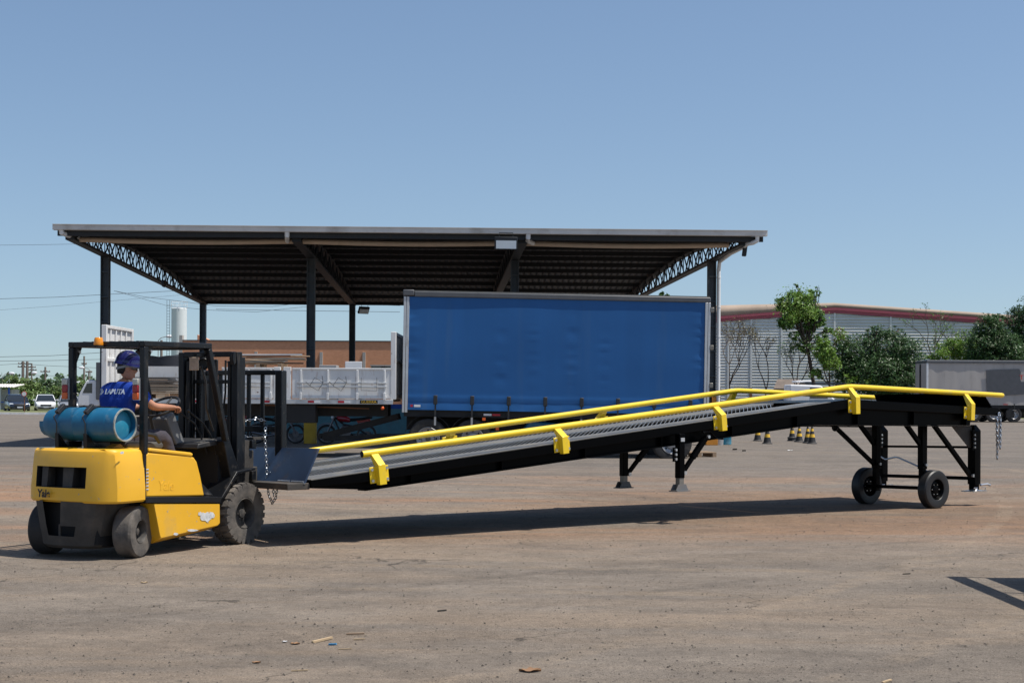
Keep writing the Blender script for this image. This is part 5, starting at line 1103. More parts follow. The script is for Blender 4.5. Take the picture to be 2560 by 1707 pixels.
# litter
def gp(px, py): p = at(px, py, 1); t = H/(H-p.z); return Vector((p.x*t, t, gz(p.x*t, t)))
def stick(px0, py0, px1, py1, m_, nm, label, w_=.012):
    a, b = gp(px0, py0), gp(px1, py1); m = MB(); up = Vector((0, 0, w_*.45)); m.bar(a+up, b+up+Vector((0, 0, .004)), w_, w_*.7); tag(m.build(nm, m_), label, 'debris', 'litter on the yard')
stick(781, 1607, 830, 1597, 'litter_tan', 'wood_scrap', 'pale flat wood scrap, largest of the litter in the foreground', .018); stick(866, 1586, 911, 1586, 'wood', 'stick', 'brown stick above the pale wood scrap', .014); stick(884, 1599, 912, 1599, 'litter_tan', 'stick', 'short straw right of the pale wood scrap', .01); stick(846, 1623, 880, 1623, 'litter_tan', 'straw', 'thin straw below the pale wood scrap', .008); stick(822, 1612, 841, 1613, 'litter_blue', 'plastic_strip', 'blue plastic strip beside the pale wood scrap', .014); stick(728, 1677, 770, 1677, 'litter_tan', 'straw', 'thin straw in the bottom left foreground', .008); stick(1094, 1528, 1116, 1527, 'litter_dark', 'twig', 'dark twig in the middle of the foreground', .012); stick(2206, 1707, 2228, 1702, 'litter_tan', 'stick', 'pale stick at the bottom edge on the right', .012); stick(2257, 1435, 2276, 1435, 'litter_dark', 'twig', 'small dark twig left of the railing shadow', .01)
def leaf_litter(px, py, s, m_, label, nm='dry_leaf'):
    c = gp(px, py); r = random.Random(px); m = MB(); n = 7; A = [c+Vector(((i/(n-1)-.5)*s, -.3*s*math.sin(PI*i/(n-1)), .006+.02*r.random()*s*4)) for i in range(n)]; B = [c+Vector(((i/(n-1)-.5)*s, .3*s*math.sin(PI*i/(n-1)), .006+.03*r.random()*s*4)) for i in range(n)]; D = [c+Vector(((i/(n-1)-.5)*s, 0, .003)) for i in range(n)]
    m.loft([A, D, B], closed=False, caps=False); m.v = m.v+[(x, y, z+.002) for x, y, z in m.v]; k = len(m.f); N0 = len(m.v)//2; m.f += [[i+N0 for i in f][::-1] for f in m.f]; m.m += [0]*k
    tag(m.build(nm, m_, ang=80, fix=False), label, 'debris', 'litter on the yard')
leaf_litter(738, 1610, .06, 'litter_leaf', 'curled brown leaf left of the pale wood scrap'); leaf_litter(1325, 1678, .13, 'litter_leaf', 'long dry leaf at the bottom centre'); leaf_litter(641, 1657, .05, 'litter_leaf', 'small dark leaf in the bottom left foreground'); leaf_litter(712, 1605, .035, 'litter_white', 'tiny white paper scrap in the foreground', 'paper_scrap'); leaf_litter(1975, 1126, .16, 'litter_white', 'white paper scrap on the ground below the cones', 'paper_scrap'); leaf_litter(360, 1457, .06, 'litter_tan', 'tan leaf in front of the forklift')
stick(1832, 1125, 1842, 1125, 'litter_dark', 'twig', 'dark scrap on the ground left of the cones', .06); stick(1856, 1128, 1864, 1128, 'litter_dark', 'twig', 'dark scrap on the ground below the single cone', .05)
pb = MB(); r3 = random.Random(11)
for k in range(9000):
    Y = 6.3+22*r3.random()**1.8; x = (r3.random()-.5)*.76*Y; s = r3.choice((.003, .0035, .004, .005, .008))*(.7+.6*r3.random()) * (1+.02*Y); c = Vector((x, Y, gz(x, Y)+s*.3)); rot = r3.random()*6.28
    q = [c+Vector((s*math.cos(rot+i*PI/2)*(.7+.5*r3.random()), s*math.sin(rot+i*PI/2)*(.7+.5*r3.random()), 0)) for i in range(4)]; t_, b_t = c+Vector((0, 0, s*.7)), c-Vector((0, 0, s*.6))
    pb.add(q+[t_, b_t], [(0, 1, 4), (1, 2, 4), (2, 3, 4), (3, 0, 4)])
tag(pb.build('gravel', 'pebble', ang=20, fix=False), 'loose pebbles scattered over the yard', 'gravel', kind='stuff')
# ------------------------------------------------------------------ warehouse on the right
WY = 110.
wh = tag(empty('warehouse', (0, WY, 0)), 'large warehouse clad in pale horizontal siding with red fascia', 'warehouse')
TOP = [(4., 6.75), (15.75, 7.26), (24.9, 8.0), (36.5, 7.27), (46., 6.65)]
def wtop(x):
    for (a, za), (b, zb) in zip(TOP, TOP[1:]):
        if x <= b: return za+(zb-za)*(x-a)/(b-a)
    return TOP[-1][1]
m = MB(); pitch = .225; xsw = [4+k*1.0 for k in range(43)]
k = 0; z = .0
while z < 8.0:
    for a, b in zip(xsw, xsw[1:]):
        ta, tb = wtop(a), wtop(b)
        if z >= ta and z >= tb: continue
        c_ = lambda f: (min(z+pitch*f, ta), min(z+pitch*f, tb))
        (p0, q0), (p1, q1), (p2, q2) = c_(0), c_(.42), c_(1)
        m.add([(a, .0, p0), (b, .0, q0), (b, .0, q1), (a, .0, p1), (b, -.11, q1), (a, -.11, p1), (b, .0, q2), (a, .0, p2)], [(0, 1, 2, 3), (3, 2, 4, 5), (5, 4, 6, 7)])
    z += pitch
m.build('siding', 'siding', wh, ang=15, fix=False)
m = MB(); m.prism([(x, .06, 0) for x, _ in (TOP[0], TOP[-1])]+[(x, .06, z) for x, z in TOP[::-1]], [(x, 30, 0) for x, _ in (TOP[0], TOP[-1])]+[(x, 30, z) for x, z in TOP[::-1]]); m.build('shell', 'siding', wh)
for d0, d1, y_, nm in ((.0, .20, -.16, 'fascia'), (.21, .42, -.22, 'fascia_upper')):
    m = MB(); m.prism([(x, y_, z+d0) for x, z in TOP]+[(x, y_, z+d1) for x, z in TOP[::-1]], [(x, .05, z+d0) for x, z in TOP]+[(x, .05, z+d1) for x, z in TOP[::-1]]); m.build(nm, 'fascia', wh)
m = MB(); up = [(4, 1.0), (15.75, .92), (24.9, .42), (36.5, .42), (46, .4)]
rg = []
for yy, kz in ((-.10, .0), (-.22, .25), (-.20, .6), (.1, .9), (.8, 1.0), (28, 1.05)):
    rg.append([(x, yy, z+.42+u*kz) for (x, z), (_, u) in zip(TOP, up)])
m.loft(rg, closed=False, caps=False); m.build('roof_verge', 'roof_brown', wh, ang=60)
for px in (1820, 1877, 1953, 2085, 2225):
    x = on(px, WY).x; m = MB(); m.b2(x-.07, x+.07, -.14, .02, 0, wtop(x)); m.build('cover_strip', 'siding', wh)
v_ = MB(); c = at(2094, 781, WY); v_.lathe([(.5, -.5), (.5, .30), (.56, .32), (.56, .40), (.1, .46)], (c.x, c.y-WY+2, c.z), (0, 0, 1), 18); v_.build('roof_vent', 'trailer_grey', wh)
# ------------------------------------------------------------------ trees
def leaves(mb, E, n, per, size, r, spread=.33, asp=.42):
    wts = [e[1].x*e[1].y*e[1].z for e in E]; tot = sum(wts)
    for k in range(n):
        t = r.random()*tot
        for e, w_ in zip(E, wts):
            t -= w_
            if t <= 0: break
        c, R_ = e
        while True:
            d = Vector((r.gauss(0, 1), r.gauss(0, 1), r.gauss(0, 1)))
            if d.length > .1: break
        d.normalize(); q = (.45+.6*r.random()**.6); p = c+Vector((d.x*R_.x, d.y*R_.y, d.z*R_.z))*q
        s = spread*min(R_.x, R_.z)*(.5+.8*r.random())
        for j in range(per):
            o = Vector((r.gauss(0, 1), r.gauss(0, 1), r.gauss(0, .7)))*s*.55; lp_ = p+o
            nrm = (d*.6+Vector((0, 0, .7))+Vector((r.gauss(0, .6), r.gauss(0, .6), r.gauss(0, .6)))).normalized()
            ax = nrm.cross(Vector((r.gauss(0, 1), r.gauss(0, 1), r.gauss(0, 1)))).normalized(); bx = nrm.cross(ax); L_ = size*(.6+.8*r.random())
            mb.add([lp_-ax*L_*.5, lp_+bx*L_*asp*.5-nrm*L_*.06, lp_+ax*L_*.5-nrm*L_*.12, lp_-bx*L_*asp*.5-nrm*L_*.06], [(0, 1, 2, 3)])
def limb(mb, a, b, r0, r1, r, bend=.12, n=6):
    a, b = Vector(a), Vector(b); L_ = (b-a).length; o = Vector((r.uniform(-1, 1), r.uniform(-1, 1), r.uniform(-.3, .6)))*L_*bend
    pts = [a.lerp(b, i/n)+o*math.sin(PI*i/n) for i in range(n+1)]; mb.tube(pts, [r0+(r1-r0)*i/n for i in range(n+1)], 6); return pts
def tree(label, Y, base, ells, lm, n, per, size, seed, group, name='tree', trunk_r=.16, forks=None, bark='bark', asp=.42, spread=.33, second=None):
    r = random.Random(seed); b = on(base, Y); t = tag(empty(name, b), label, 'tree', group)
    E = []
    for px, py, rx, ry in ells:
        c = at(px, py, Y+r.uniform(-.6, .6)); E.append((c-b, Vector((rx*Y/F, max(rx, ry)*.8*Y/F, ry*Y/F))))
    tr_ = MB(); top = max(E, key=lambda e: e[0].z)[0]; zf = min(e[0].z-e[1].z for e in E); zf = max(.5, min(zf, top.z*.45))
    fork = Vector((top.x*.35, top.y*.3, zf)) if forks is None else at(forks[0], forks[1], Y)-b
    limb(tr_, (0, 0, -.05), fork, trunk_r, trunk_r*.7, r, .06)
    tro = tr_.build('trunk', bark, t)
    lb_ = MB()
    for c, R_ in E:
        pts = limb(lb_, fork, c, trunk_r*.55, trunk_r*.15, r)
        for k in range(5):
            d = Vector((r.gauss(0, 1), r.gauss(0, 1), r.gauss(.3, .8))).normalized(); limb(lb_, pts[3+k % 4 if 3+k % 4 < 7 else 6], c+Vector((d.x*R_.x, d.y*R_.y, d.z*R_.z))*.85, trunk_r*.2, trunk_r*.05, r, n=4)
    lb_.build('limbs', bark, t)
    cr = MB(); leaves(cr, E, n, per, size, r, spread, asp); cr.build('crown', lm, t, fix=False, ang=180)
    if second:
        cr = MB(); leaves(cr, [(at(px, py, Y-1.2)-b, Vector((rx*Y/F, rx*Y/F, ry*Y/F))) for px, py, rx, ry in second[0]], second[2], per, size, r, .5, asp); cr.build('new_leaves', second[1], t, fix=False, ang=180)
    return t
def bare(label, Y, base, hpx, seed, nleaf, lm, group, spread=.40, depth=6, r0=.085, clump=None):
    r = random.Random(seed); b = on(base, Y); t = tag(empty('bare_tree', b), label, 'tree', group); wood = MB(); tips = []
    def br(p, d, L_, rr, k):
        q = p+d*L_; mid = p.lerp(q, .5)+Vector((r.uniform(-1, 1), r.uniform(-1, 1), 0))*L_*.06; wood.tube([p, mid, q], [rr, rr*.85, rr*.7], 5 if k > 1 else 4, caps=False)
        if k <= 2: tips.append(q)
        if k == 0: return
        for j in range(3 if k > 2 and r.random() < .6 else 2):
            dd = (d+Vector((r.gauss(0, spread), r.gauss(0, spread), r.uniform(-.05, .28)))).normalized(); br(q, dd, L_*r.uniform(.60, .80), rr*.66, k-1)
    h = hpx*Y/F; br(Vector((0, 0, -.05)), Vector((r.uniform(-.08, .08), 0, 1)).normalized(), h*.40, r0, depth); wood.build('branches', 'bark', t)
    lf = MB()
    for k in range(nleaf):
        p = r.choice(tips)+Vector((r.gauss(0, .12), r.gauss(0, .12), r.gauss(-.05, .12)))
        ax = Vector((r.gauss(0, 1), r.gauss(0, 1), r.gauss(0, .6))).normalized(); bx = ax.cross(Vector((r.gauss(0, 1), r.gauss(0, 1), r.gauss(0, 1)))).normalized(); s = r.uniform(.09, .20)
        lf.add([p-ax*s*.5, p+bx*s*.2, p+ax*s*.5, p-bx*s*.2], [(0, 1, 2, 3)])
    lf.build('sparse_leaves', lm, t, fix=False, ang=180); return t
GR = 'trees in front of the warehouse'
bare('nearly bare slender tree beside the white downpipe, leftmost before the warehouse', 96, 1828, 215, 21, 420, 'leaf_dry', GR, r0=.07)
bare('thin bare tree with fan of twigs, second from the white downpipe', 97, 1910, 185, 22, 220, 'leaf_dry', GR, spread=.36, r0=.065)
bare('sparse brownish tree left of the tall green tree', 98, 1992, 170, 25, 900, 'leaf_mid', GR, r0=.07)
tree('tall leaning tree with bright green crown rising above the warehouse roof', 97, 2046, [(1962, 762, 24, 18), (1985, 748, 22, 20), (2012, 752, 24, 18), (1990, 785, 34, 22), (2030, 785, 24, 22), (1968, 806, 24, 16), (2035, 735, 14, 12), (2020, 815, 26, 18), (2050, 800, 14, 18), (1985, 838, 16, 12), (2045, 718, 5, 7), (1990, 718, 7, 7), (2000, 725, 5, 5), (2012, 868, 20, 14), (2055, 848, 16, 16), (2070, 825, 12, 10)], 'leaf_mid', 620, 26, .16, 3, GR, trunk_r=.15, forks=(2018, 865), asp=.5, second=([(2000, 765, 50, 40)], 'leaf_bright', 60))
tree('small light green tree standing in front of the tall leaning one', 94, 2082, [(2062, 880, 24, 26), (2075, 905, 24, 24), (2040, 935, 18, 14), (2060, 858, 16, 12)], 'leaf_bright', 210, 24, .14, 4, GR, trunk_r=.10, asp=.5)
tree('slender yellowish tree at the left edge of the dark mango tree', 96, 2110, [(2098, 835, 16, 20), (2090, 870, 14, 22), (2112, 860, 14, 18)], 'leaf_dry', 70, 12, .17, 5, GR, trunk_r=.08, second=([(2098, 835, 16, 18)], 'leaf_bright', 20))
tree('big dark green mango tree with dense round crown', 95, 2195, [(2150, 885, 55, 50), (2215, 875, 58, 60), (2262, 900, 48, 58), (2190, 935, 80, 55), (2250, 950, 65, 50), (2118, 930, 40, 50), (2190, 838, 30, 22), (2240, 832, 28, 18), (2110, 880, 26, 30)], 'leaf_dark', 1600, 30, .155, 6, GR, trunk_r=.28, spread=.24, second=([(2125, 945, 16, 16), (2175, 960, 22, 14), (2220, 962, 20, 16)], 'leaf_bright', 36))
bare('tall nearly bare tree right of the mango tree', 100, 2338, 215, 31, 420, 'leaf_mid', GR, r0=.10)
bare('thin bare tree rising behind the grey trailer', 101, 2380, 200, 36, 600, 'leaf_bright', GR, spread=.34)
tree('bright green bushy tree behind the left end of the grey trailer', 99, 2390, [(2350, 885, 22, 24), (2385, 872, 30, 26), (2420, 878, 28, 30), (2440, 862, 20, 20), (2330, 905, 18, 18)], 'leaf_bright', 340, 26, .15, 8, GR, trunk_r=.14, spread=.3)
tree('dark green mango tree behind the grey trailer', 97, 2480, [(2470, 830, 40, 40), (2500, 860, 44, 40), (2450, 865, 34, 34), (2490, 800, 28, 18), (2530, 880, 34, 30), (2475, 905, 60, 26)], 'leaf_dark', 950, 30, .155, 9, GR, trunk_r=.25, spread=.26)
tree('tall dark tree at the right edge of the picture', 100, 2560, [(2545, 805, 34, 34), (2570, 775, 36, 36), (2575, 835, 50, 45), (2545, 870, 40, 40), (2600, 900, 60, 60)], 'leaf_dark', 850, 30, .155, 10, GR, trunk_r=.28, spread=.26, second=([(2535, 885, 20, 14)], 'leaf_mid', 20))
GL = 'trees along the left boundary'
Y_ = 175
tree('tallest rounded tree of the left boundary, behind the dark car', 178, 45, [(35, 958, 24, 20), (60, 965, 26, 20), (85, 970, 24, 18), (40, 980, 40, 22), (75, 985, 34, 22)], 'leaf_far', 420, 15, .36, 12, GL, trunk_r=.2, spread=.3)
tree('spreading dark green tree behind the white car', 182, 110, [(95, 972, 20, 20), (115, 968, 26, 20), (140, 970, 24, 18), (125, 990, 45, 24)], 'leaf_far_dark', 420, 15, .36, 13, GL, trunk_r=.2, spread=.3)
tree('low green tree right of the white car', 176, 165, [(150, 985, 24, 22), (172, 980, 20, 20), (185, 992, 26, 20), (160, 1003, 30, 14)], 'leaf_far', 330, 15, .36, 14, GL, trunk_r=.18, spread=.3)
tree('green tree half hidden behind the white truck cab', 174, 215, [(205, 968, 22, 22), (228, 975, 22, 22), (212, 990, 34, 24)], 'leaf_far', 300, 15, .36, 15, GL, trunk_r=.18, spread=.3)
tree('dark distant tree at the left edge of the picture', 185, 5, [(0, 970, 26, 20), (-30, 972, 30, 24), (12, 985, 26, 22), (-20, 990, 40, 24)], 'leaf_far_dark', 360, 15, .36, 16, GL, trunk_r=.2, spread=.3)
tree('small dark tree above the grey box truck', 190, 235, [(232, 958, 14, 12), (250, 962, 16, 12), (245, 975, 26, 16)], 'leaf_far_dark', 160, 13, .36, 17, GL, trunk_r=.15, spread=.3)
tree('low bright bush between the two parked cars', 150, 75, [(70, 1000, 28, 14), (95, 1006, 24, 10), (45, 1002, 20, 12)], 'leaf_far', 240, 14, .3, 18, GL, name='bush', trunk_r=.08, spread=.4)
tree('low bush right of the white car', 140, 185, [(165, 1010, 24, 10), (200, 1010, 24, 10)], 'leaf_bright', 150, 14, .28, 19, GL, name='bush', trunk_r=.08, spread=.4)
tree('green twig tip showing between shed truss and blue trailer', 70, 1672, [(1655, 735, 5, 5), (1668, 740, 6, 4)], 'leaf_mid', 26, 6, .2, 44, GR, trunk_r=.05)
far = MB(); rf = random.Random(3)
for k in range(12000):
    x = -900+1800*rf.random(); y = 520+60*rf.random(); z = 1.5+7*rf.random()**1.5; s = .8*(.5+rf.random()); d = Vector((rf.gauss(0, 1), -1, rf.gauss(.4, .6))).normalized(); a_ = d.cross(Vector((0, 0, 1))).normalized(); b_ = d.cross(a_); c = Vector((x, y, z)); far.add([c-a_*s, c+b_*s, c+a_*s, c-b_*s], [(0, 1, 2, 3)])
tag(far.build('distant_woods', 'leaf_far_dark', fix=False), 'low line of distant trees along the horizon', 'woods', kind='stuff')
# ------------------------------------------------------------------ far right: trailer, truck, car, house, wall
gt = tag(empty('curtain_trailer', (on(2316, 89).x, 89, 0)), 'long grey curtain-sided trailer with a dark painted-over patch', 'trailer')
def G(px, py): p = at(px, py, 89); return p.x-gt.location.x, p.z
m = MB(); nx_, nz_ = 90, 14; vs = []
zt_, zb2_ = G(2400, 908)[1], G(2400, 1012)[1]
for j in range(nz_+1):
    for i in range(nx_+1):
        x = .12+13.8*i/nx_; z = zb2_+(zt_-zb2_)*j/nz_; vs.append((x, -.02*mnoise.noise(Vector((x*2.2, z*.3, 0)))-.004*math.sin(x*5.2), z))
m.add(vs, [(j*(nx_+1)+i, j*(nx_+1)+i+1, (j+1)*(nx_+1)+i+1, (j+1)*(nx_+1)+i) for j in range(nz_) for i in range(nx_)]); m.build('curtain', 'curtain_grey', gt, ang=80, fix=False)
m = MB(); m.b2(0, 14, -.05, 2.55, zt_, zt_+.14); m.build('roof_rail', 'trailer_grey', gt)
m = MB(); m.b2(.05, 13.95, .05, 2.5, zt_+.142, zt_+.20); m.build('roof_skin', 'curtain_grey', gt)
m = MB(); m.b2(0, .11, -.04, .1, zb2_-.1, zt_); m.build('corner_post', 'white_paint', gt)
for y0 in (.12, 1.3): m = MB(); m.b2(.0, .05, y0, y0+1.16, zb2_-.1, zt_); m.build('rear_door', 'curtain_grey', gt, bev=.01)
for y0 in (1.22, 1.36): m = MB(); m.cyl((-.03, y0, zb2_), (-.03, y0, zt_-.05), .025, 8); m.build('lock_rod', 'chassis', gt)
m = MB(); m.b2(.0, 14, .02, 2.48, zb2_-.22, zb2_-.02); m.build('side_rail', 'chassis', gt)
a, b = G(2464, 925), G(2551, 985); m = MB(); r4 = random.Random(4)
xa, xb = a[0], b[0]; pts = [(xa, a[1]), (xa+1.0, a[1]+.05), (xb-.1, a[1]+.08), (xb, a[1]-.1), (xb-.05, a[1]-.5), (xb+.02, a[1]-.72), (xb+1.2, a[1]-.70), (xb+1.2, b[1]+.05), (xa+1.2, b[1]-.08), (xa+.8, b[1]-.20), (xa+.1, b[1]-.1)]
m.prism([(x, -.055, z) for x, z in pts], [(x, -.05, z) for x, z in pts]); m.build('painted_patch', 'patch_grey', gt)
tm = text_mesh('T', .42, 'sign_red', 'lettering', .002, 0, .004); inst(tm, 'lettering', gt, (G(2553, 944)[0], -.06, G(2553, 944)[1]), (PI/2, 0, 0))
for k in range(9): m = MB(); x = 1.0+k*1.5; m.b2(x-.03, x+.03, -.05, -.03, zb2_-.28, zb2_+.08); m.build('curtain_strap', 'vinyl', gt)
for k in range(5): m = MB(); x = 2.2+k*2.6; m.b2(x, x+.3, -.045, -.032, zb2_+.02, zb2_+.07); m.build('reflector', 'reflector_red', gt)
for x in (3.0, 4.25, 5.5): wheel(gt, (x, .16, .5), (0, -1, 0), .5, .28, .29, 'rubber', 'rim_grey', style='truck', n=24); wheel(gt, (x, 2.3, .5), (0, 1, 0), .5, .28, .29, 'rubber', 'rim_grey', style='truck', n=24)
for y0 in (.8, 1.6): m = MB(); m.b2(.3, 13.8, y0, y0+.12, .62, zb2_-.22); m.build('chassis_beam', 'chassis', gt)
m = MB(); m.b2(5.0, 5.5, -.02, .02, .3, .75); m.build('mudflap', 'chassis', gt)
def car(loc, rz, cm, label, s=1., group='parked cars', L=4.1, hgt=1.43):
    c = tag(empty('parked_car', loc, rz), label, 'car', group); hw = .83
    q = lambda x, y, z: (x*s, y*s, z*s)
    def ring(x, w_, z0, z1): return [q(x, -w_*.9, z0), q(x, -w_, z0+.16), q(x, -w_, z1-.16), q(x, -w_*.93, z1-.03), q(x, -w_*.6, z1), q(x, w_*.6, z1), q(x, w_*.93, z1-.03), q(x, w_, z1-.16), q(x, w_, z0+.16), q(x, w_*.9, z0)]
    m = MB(); m.loft([ring(2.03, .62, .30, .60), ring(1.97, .74, .24, .68), ring(1.7, .81, .22, .76), ring(1.05, hw, .22, .87), ring(.75, hw, .22, .91), ring(-.5, hw, .22, .93), ring(-1.55, hw, .22, .95), ring(-1.9, .79, .26, .90), ring(-2.03, .70, .32, .80)]); m.build('body', cm, c)
    pr = [(.95, .89), (.22, hgt-.05), (-.05, hgt), (-.85, hgt), (-1.15, hgt-.07), (-1.72, .93)]; tw = lambda z: .78-.20*(z-.89)/(hgt-.89)
    m = MB(); m.prism([q(x, -tw(z), z) for x, z in pr], [q(x, tw(z), z) for x, z in pr]); m.build('windows', 'glass_dark', c)
    m = MB(); m.loft([[q(x, y*k, z) for y in (-1, -.5, .5, 1)] for x, k, z in ((.24, .585, hgt-.045), (-.05, .585, hgt+.012), (-.85, .585, hgt+.012), (-1.16, .59, hgt-.06))], closed=False, caps=False); m.build('roof', cm, c)
    for sy in (-1, 1):
        m = MB()
        for (x0, z0), (x1, z1) in (((.95, .90), (.22, hgt-.04)), ((-.3, .92), (-.32, hgt)), ((-1.15, hgt-.06), (-1.72, .94)), ((.22, hgt-.03), (-1.15, hgt-.03))): m.bar(q(x0, sy*(tw(z0)+.004), z0), q(x1, sy*(tw(z1)+.004), z1), .055*s, .03*s)
        m.build('pillars', cm, c)
        m = MB(); m.box(q(.72, sy*.93, .98), (.12*s, .16*s, .13*s)); m.build('wing_mirror', cm, c, bev=.02)
        m = MB(); m.hex([q(1.86, sy*.50, .58), q(1.98, sy*.46, .56), q(1.90, sy*.74, .56), q(1.78, sy*.79, .58), q(1.82, sy*.50, .72), q(1.97, sy*.46, .68), q(1.89, sy*.72, .68), q(1.76, sy*.78, .72)]); m.build('headlight', 'lamp_glass', c)
        for x in (1.28, -1.25): wheel(c, q(x, sy*.74, .30), (0, sy, 0), .30*s, .18*s, .19*s, 'rubber', 'rim_grey', n=20)
    m = MB(); m.b2(2.0*s, 2.045*s, -.42*s, .42*s, .50*s, .63*s); m.build('grille', 'vinyl', c)
    m = MB(); m.b2(2.02*s, 2.06*s, -.62*s, .62*s, .26*s, .40*s); m.build('bumper', 'vinyl', c)
    m = MB(); m.b2(2.062*s, 2.07*s, -.2*s, .2*s, .36*s, .47*s); m.build('number_plate', 'plate', c)
    return c
car(on(42, 112), -1.12, 'car_dark', 'dark blue car parked on the verge behind the round sign', .98)
car(on(113, 115), -1.22, 'car_white', 'white saloon car parked on the verge right of the dark car', .97)
car(on(172, 113), -1.2, 'car_silver', 'silver car parked behind the left post of the forklift roof', .95)
car(on(1930, 84), -1.45, 'car_white', 'white car seen over the ramp deck left of the white truck', 1.02)
wk = tag(empty('light_truck', on(1975, 82), 0), 'white light truck with dark roof rack seen over the ramp rails', 'truck')
m = MB(); m.side([(0, .45), (3.6, .45), (3.75, .9), (3.6, 1.25), (2.6, 1.38), (1.8, 2.2), (0, 2.25)], 0, 1.9); m.build('cab', 'white_paint', wk, bev=.08, seg=3)
m = MB(); m.side([(1.15, 1.45), (2.2, 1.45), (1.7, 2.05), (1.15, 2.08)], -.01, .02); m.build('side_window', 'glass_dark', wk)
m = MB(); m.b2(.9, 3.2, .2, 1.7, 2.28, 2.36); m.build('roof_rack', 'shed_steel', wk); m = MB(); m.b2(.4, 1.3, .3, 1.6, 2.37, 2.48); m.build('roof_box', 'white_box', wk, bev=.04)
for x in (.7, 2.9): wheel(wk, (x, .1, .38), (0, -1, 0), .38, .22, .22, 'rubber', 'rim_grey', n=20); wheel(wk, (x, 1.8, .38), (0, 1, 0), .38, .22, .22, 'rubber', 'rim_grey', n=20)
hs = tag(empty('small_house', (on(1963, 104).x, 104, 0)), 'small grey house with tiled roof behind the white truck', 'house')
m = MB(); m.b2(-.6, 1.5, 0, 3, 0, 2.1); m.build('wall', 'render_grey', hs); m = MB(); m.prism([(-.9, -.3, 2.05), (1.8, -.3, 2.05), (1.3, 1.5, 2.75), (-.3, 1.5, 2.75)], [(-.9, -.3, 2.13), (1.8, -.3, 2.13), (1.3, 1.5, 2.83), (-.3, 1.5, 2.83)]); m.build('roof', 'tile_roof', hs)
m = MB(); m.b2(.3, .9, -.02, .02, .9, 1.6); m.build('window', 'glass_dark', hs)
bw = tag(empty('boundary_wall', (0, 100, 0)), 'low grey boundary wall in front of the warehouse', 'wall')
m = MB(); m.b2(5, 48, 0, .2, 0, 1.25); m.build('wall_panel', 'render_grey', bw)
for k, px in enumerate((1798, 1877, 1962)):
    m = MB(); p = on(px, 94); m.b2(p.x-.08, p.x+.08, 93.9, 94.1, 0, 2.1); tag(m.build('fence_post', 'rust'), ('rusty fence post nearest the white downpipe', 'rusty fence post left of the small house', 'rusty fence post in front of the small house')[k], 'post', 'rusty fence posts')
# verges and kerbs
m = MB(); m.b2(-75, -13, 100.9, 101.2, -.05, .14); tag(m.build('kerb', 'kerb'), kind='structure')
m = MB(); m.add([(-120, 101.2, .12), (-13, 101.2, .12), (-13, 160, .12), (-120, 160, .12)], [(0, 1, 2, 3)]); tag(m.build('verge', 'grass'), kind='structure')
m = MB(); m.b2(20, 60, 93.2, 93.45, -.05, .16); tag(m.build('kerb', 'kerb'), kind='structure')
m = MB(); m.add([(20, 93.45, .13), (60, 93.45, .13), (60, 109, .13), (20, 109, .13)], [(0, 1, 2, 3)]); tag(m.build('verge', 'grass'), kind='structure')
# ------------------------------------------------------------------ far left: booth, sign, truck, silo, brick building, poles, wires
bo_ = tag(empty('guard_booth', (on(5, 118).x, 118, 0)), 'small guard booth with corrugated roof and blue posts at the left edge', 'booth')
m = MB(); m.b2(-1.6, .75, .1, 2, 0, 1.8); m.build('wall', 'concrete', bo_)
m = MB()
for k in range(14): x = -2.0+k*.22; m.hex([(x, -.5, 1.95), (x+.13, -.5, 2.0), (x+.13, 2.3, 2.25), (x, 2.3, 2.2), (x, -.5, 1.98), (x+.13, -.5, 2.03), (x+.13, 2.3, 2.28), (x, 2.3, 2.23)]); m.hex([(x+.13, -.5, 2.0), (x+.22, -.5, 1.95), (x+.22, 2.3, 2.2), (x+.13, 2.3, 2.25), (x+.13, -.5, 2.03), (x+.22, -.5, 1.98), (x+.22, 2.3, 2.23), (x+.13, 2.3, 2.28)])
m.build('roof', 'gutter', bo_)
for x in (-.9, -.1, .62): m = MB(); m.b2(x, x+.12, -.35, -.2, 0, 1.95); m.build('post', 'royal_blue' if x > .5 else 'alu', bo_)
m = MB(); m.b2(-1.6, .7, -.33, -.27, .70, .78); m.build('rail', 'royal_blue', bo_)
m = MB(); m.b2(-.8, -.2, .07, .099, .9, 1.6); m.build('window', 'glass_dark', bo_)
sg_ = tag(empty('road_sign', on(61, 104)), 'round white road sign with red rim on a rusty post', 'sign')
m = MB(); m.cyl((0, 0, 0), (0, 0, 1.75), .035, 8); m.build('post', 'rust', sg_)
m = MB(); m.lathe([(.20, 0), (.20, .02)], (0, -.04, 1.45), (0, -1, 0), 20); m.build('rim', 'sign_red', sg_); m = MB(); m.lathe([(.155, 0), (.155, .01)], (0, -.061, 1.45), (0, -1, 0), 20); m.build('face', 'white_paint', sg_)
xt = on(186, 88).x
bx = tag(empty('box_truck', (xt, 88, 0)), 'white truck cab with grey box body behind the driver', 'truck')
m = MB(); m.side([(.2, .75), (1.55, .75), (1.55, 2.35), (.75, 2.35), (.35, 1.6), (.2, 1.3)], 0, 2.2); m.build('cab', 'white_paint', bx, bev=.06)
m = MB(); m.side([(.50, 1.55), (1.1, 1.55), (1.1, 2.15), (.78, 2.15)], -.012, .02); m.build('door_window', 'glass_dark', bx)
m = MB(); m.prism([(.19, .2, 1.45), (.34, .2, 1.62), (.72, .2, 2.25), (.62, .2, 2.25)], [(.19, 2, 1.45), (.34, 2, 1.62), (.72, 2, 2.25), (.62, 2, 2.25)]); m.build('windscreen', 'glass_dark', bx)
m = MB(); m.b2(1.35, 8.5, -.1, 2.4, 1.15, 3.45); m.build('box_body', 'trailer_grey', bx, bev=.03)
m = MB(); m.b2(.1, 8.4, .6, 1.6, .6, 1.1); m.build('chassis', 'chassis', bx)
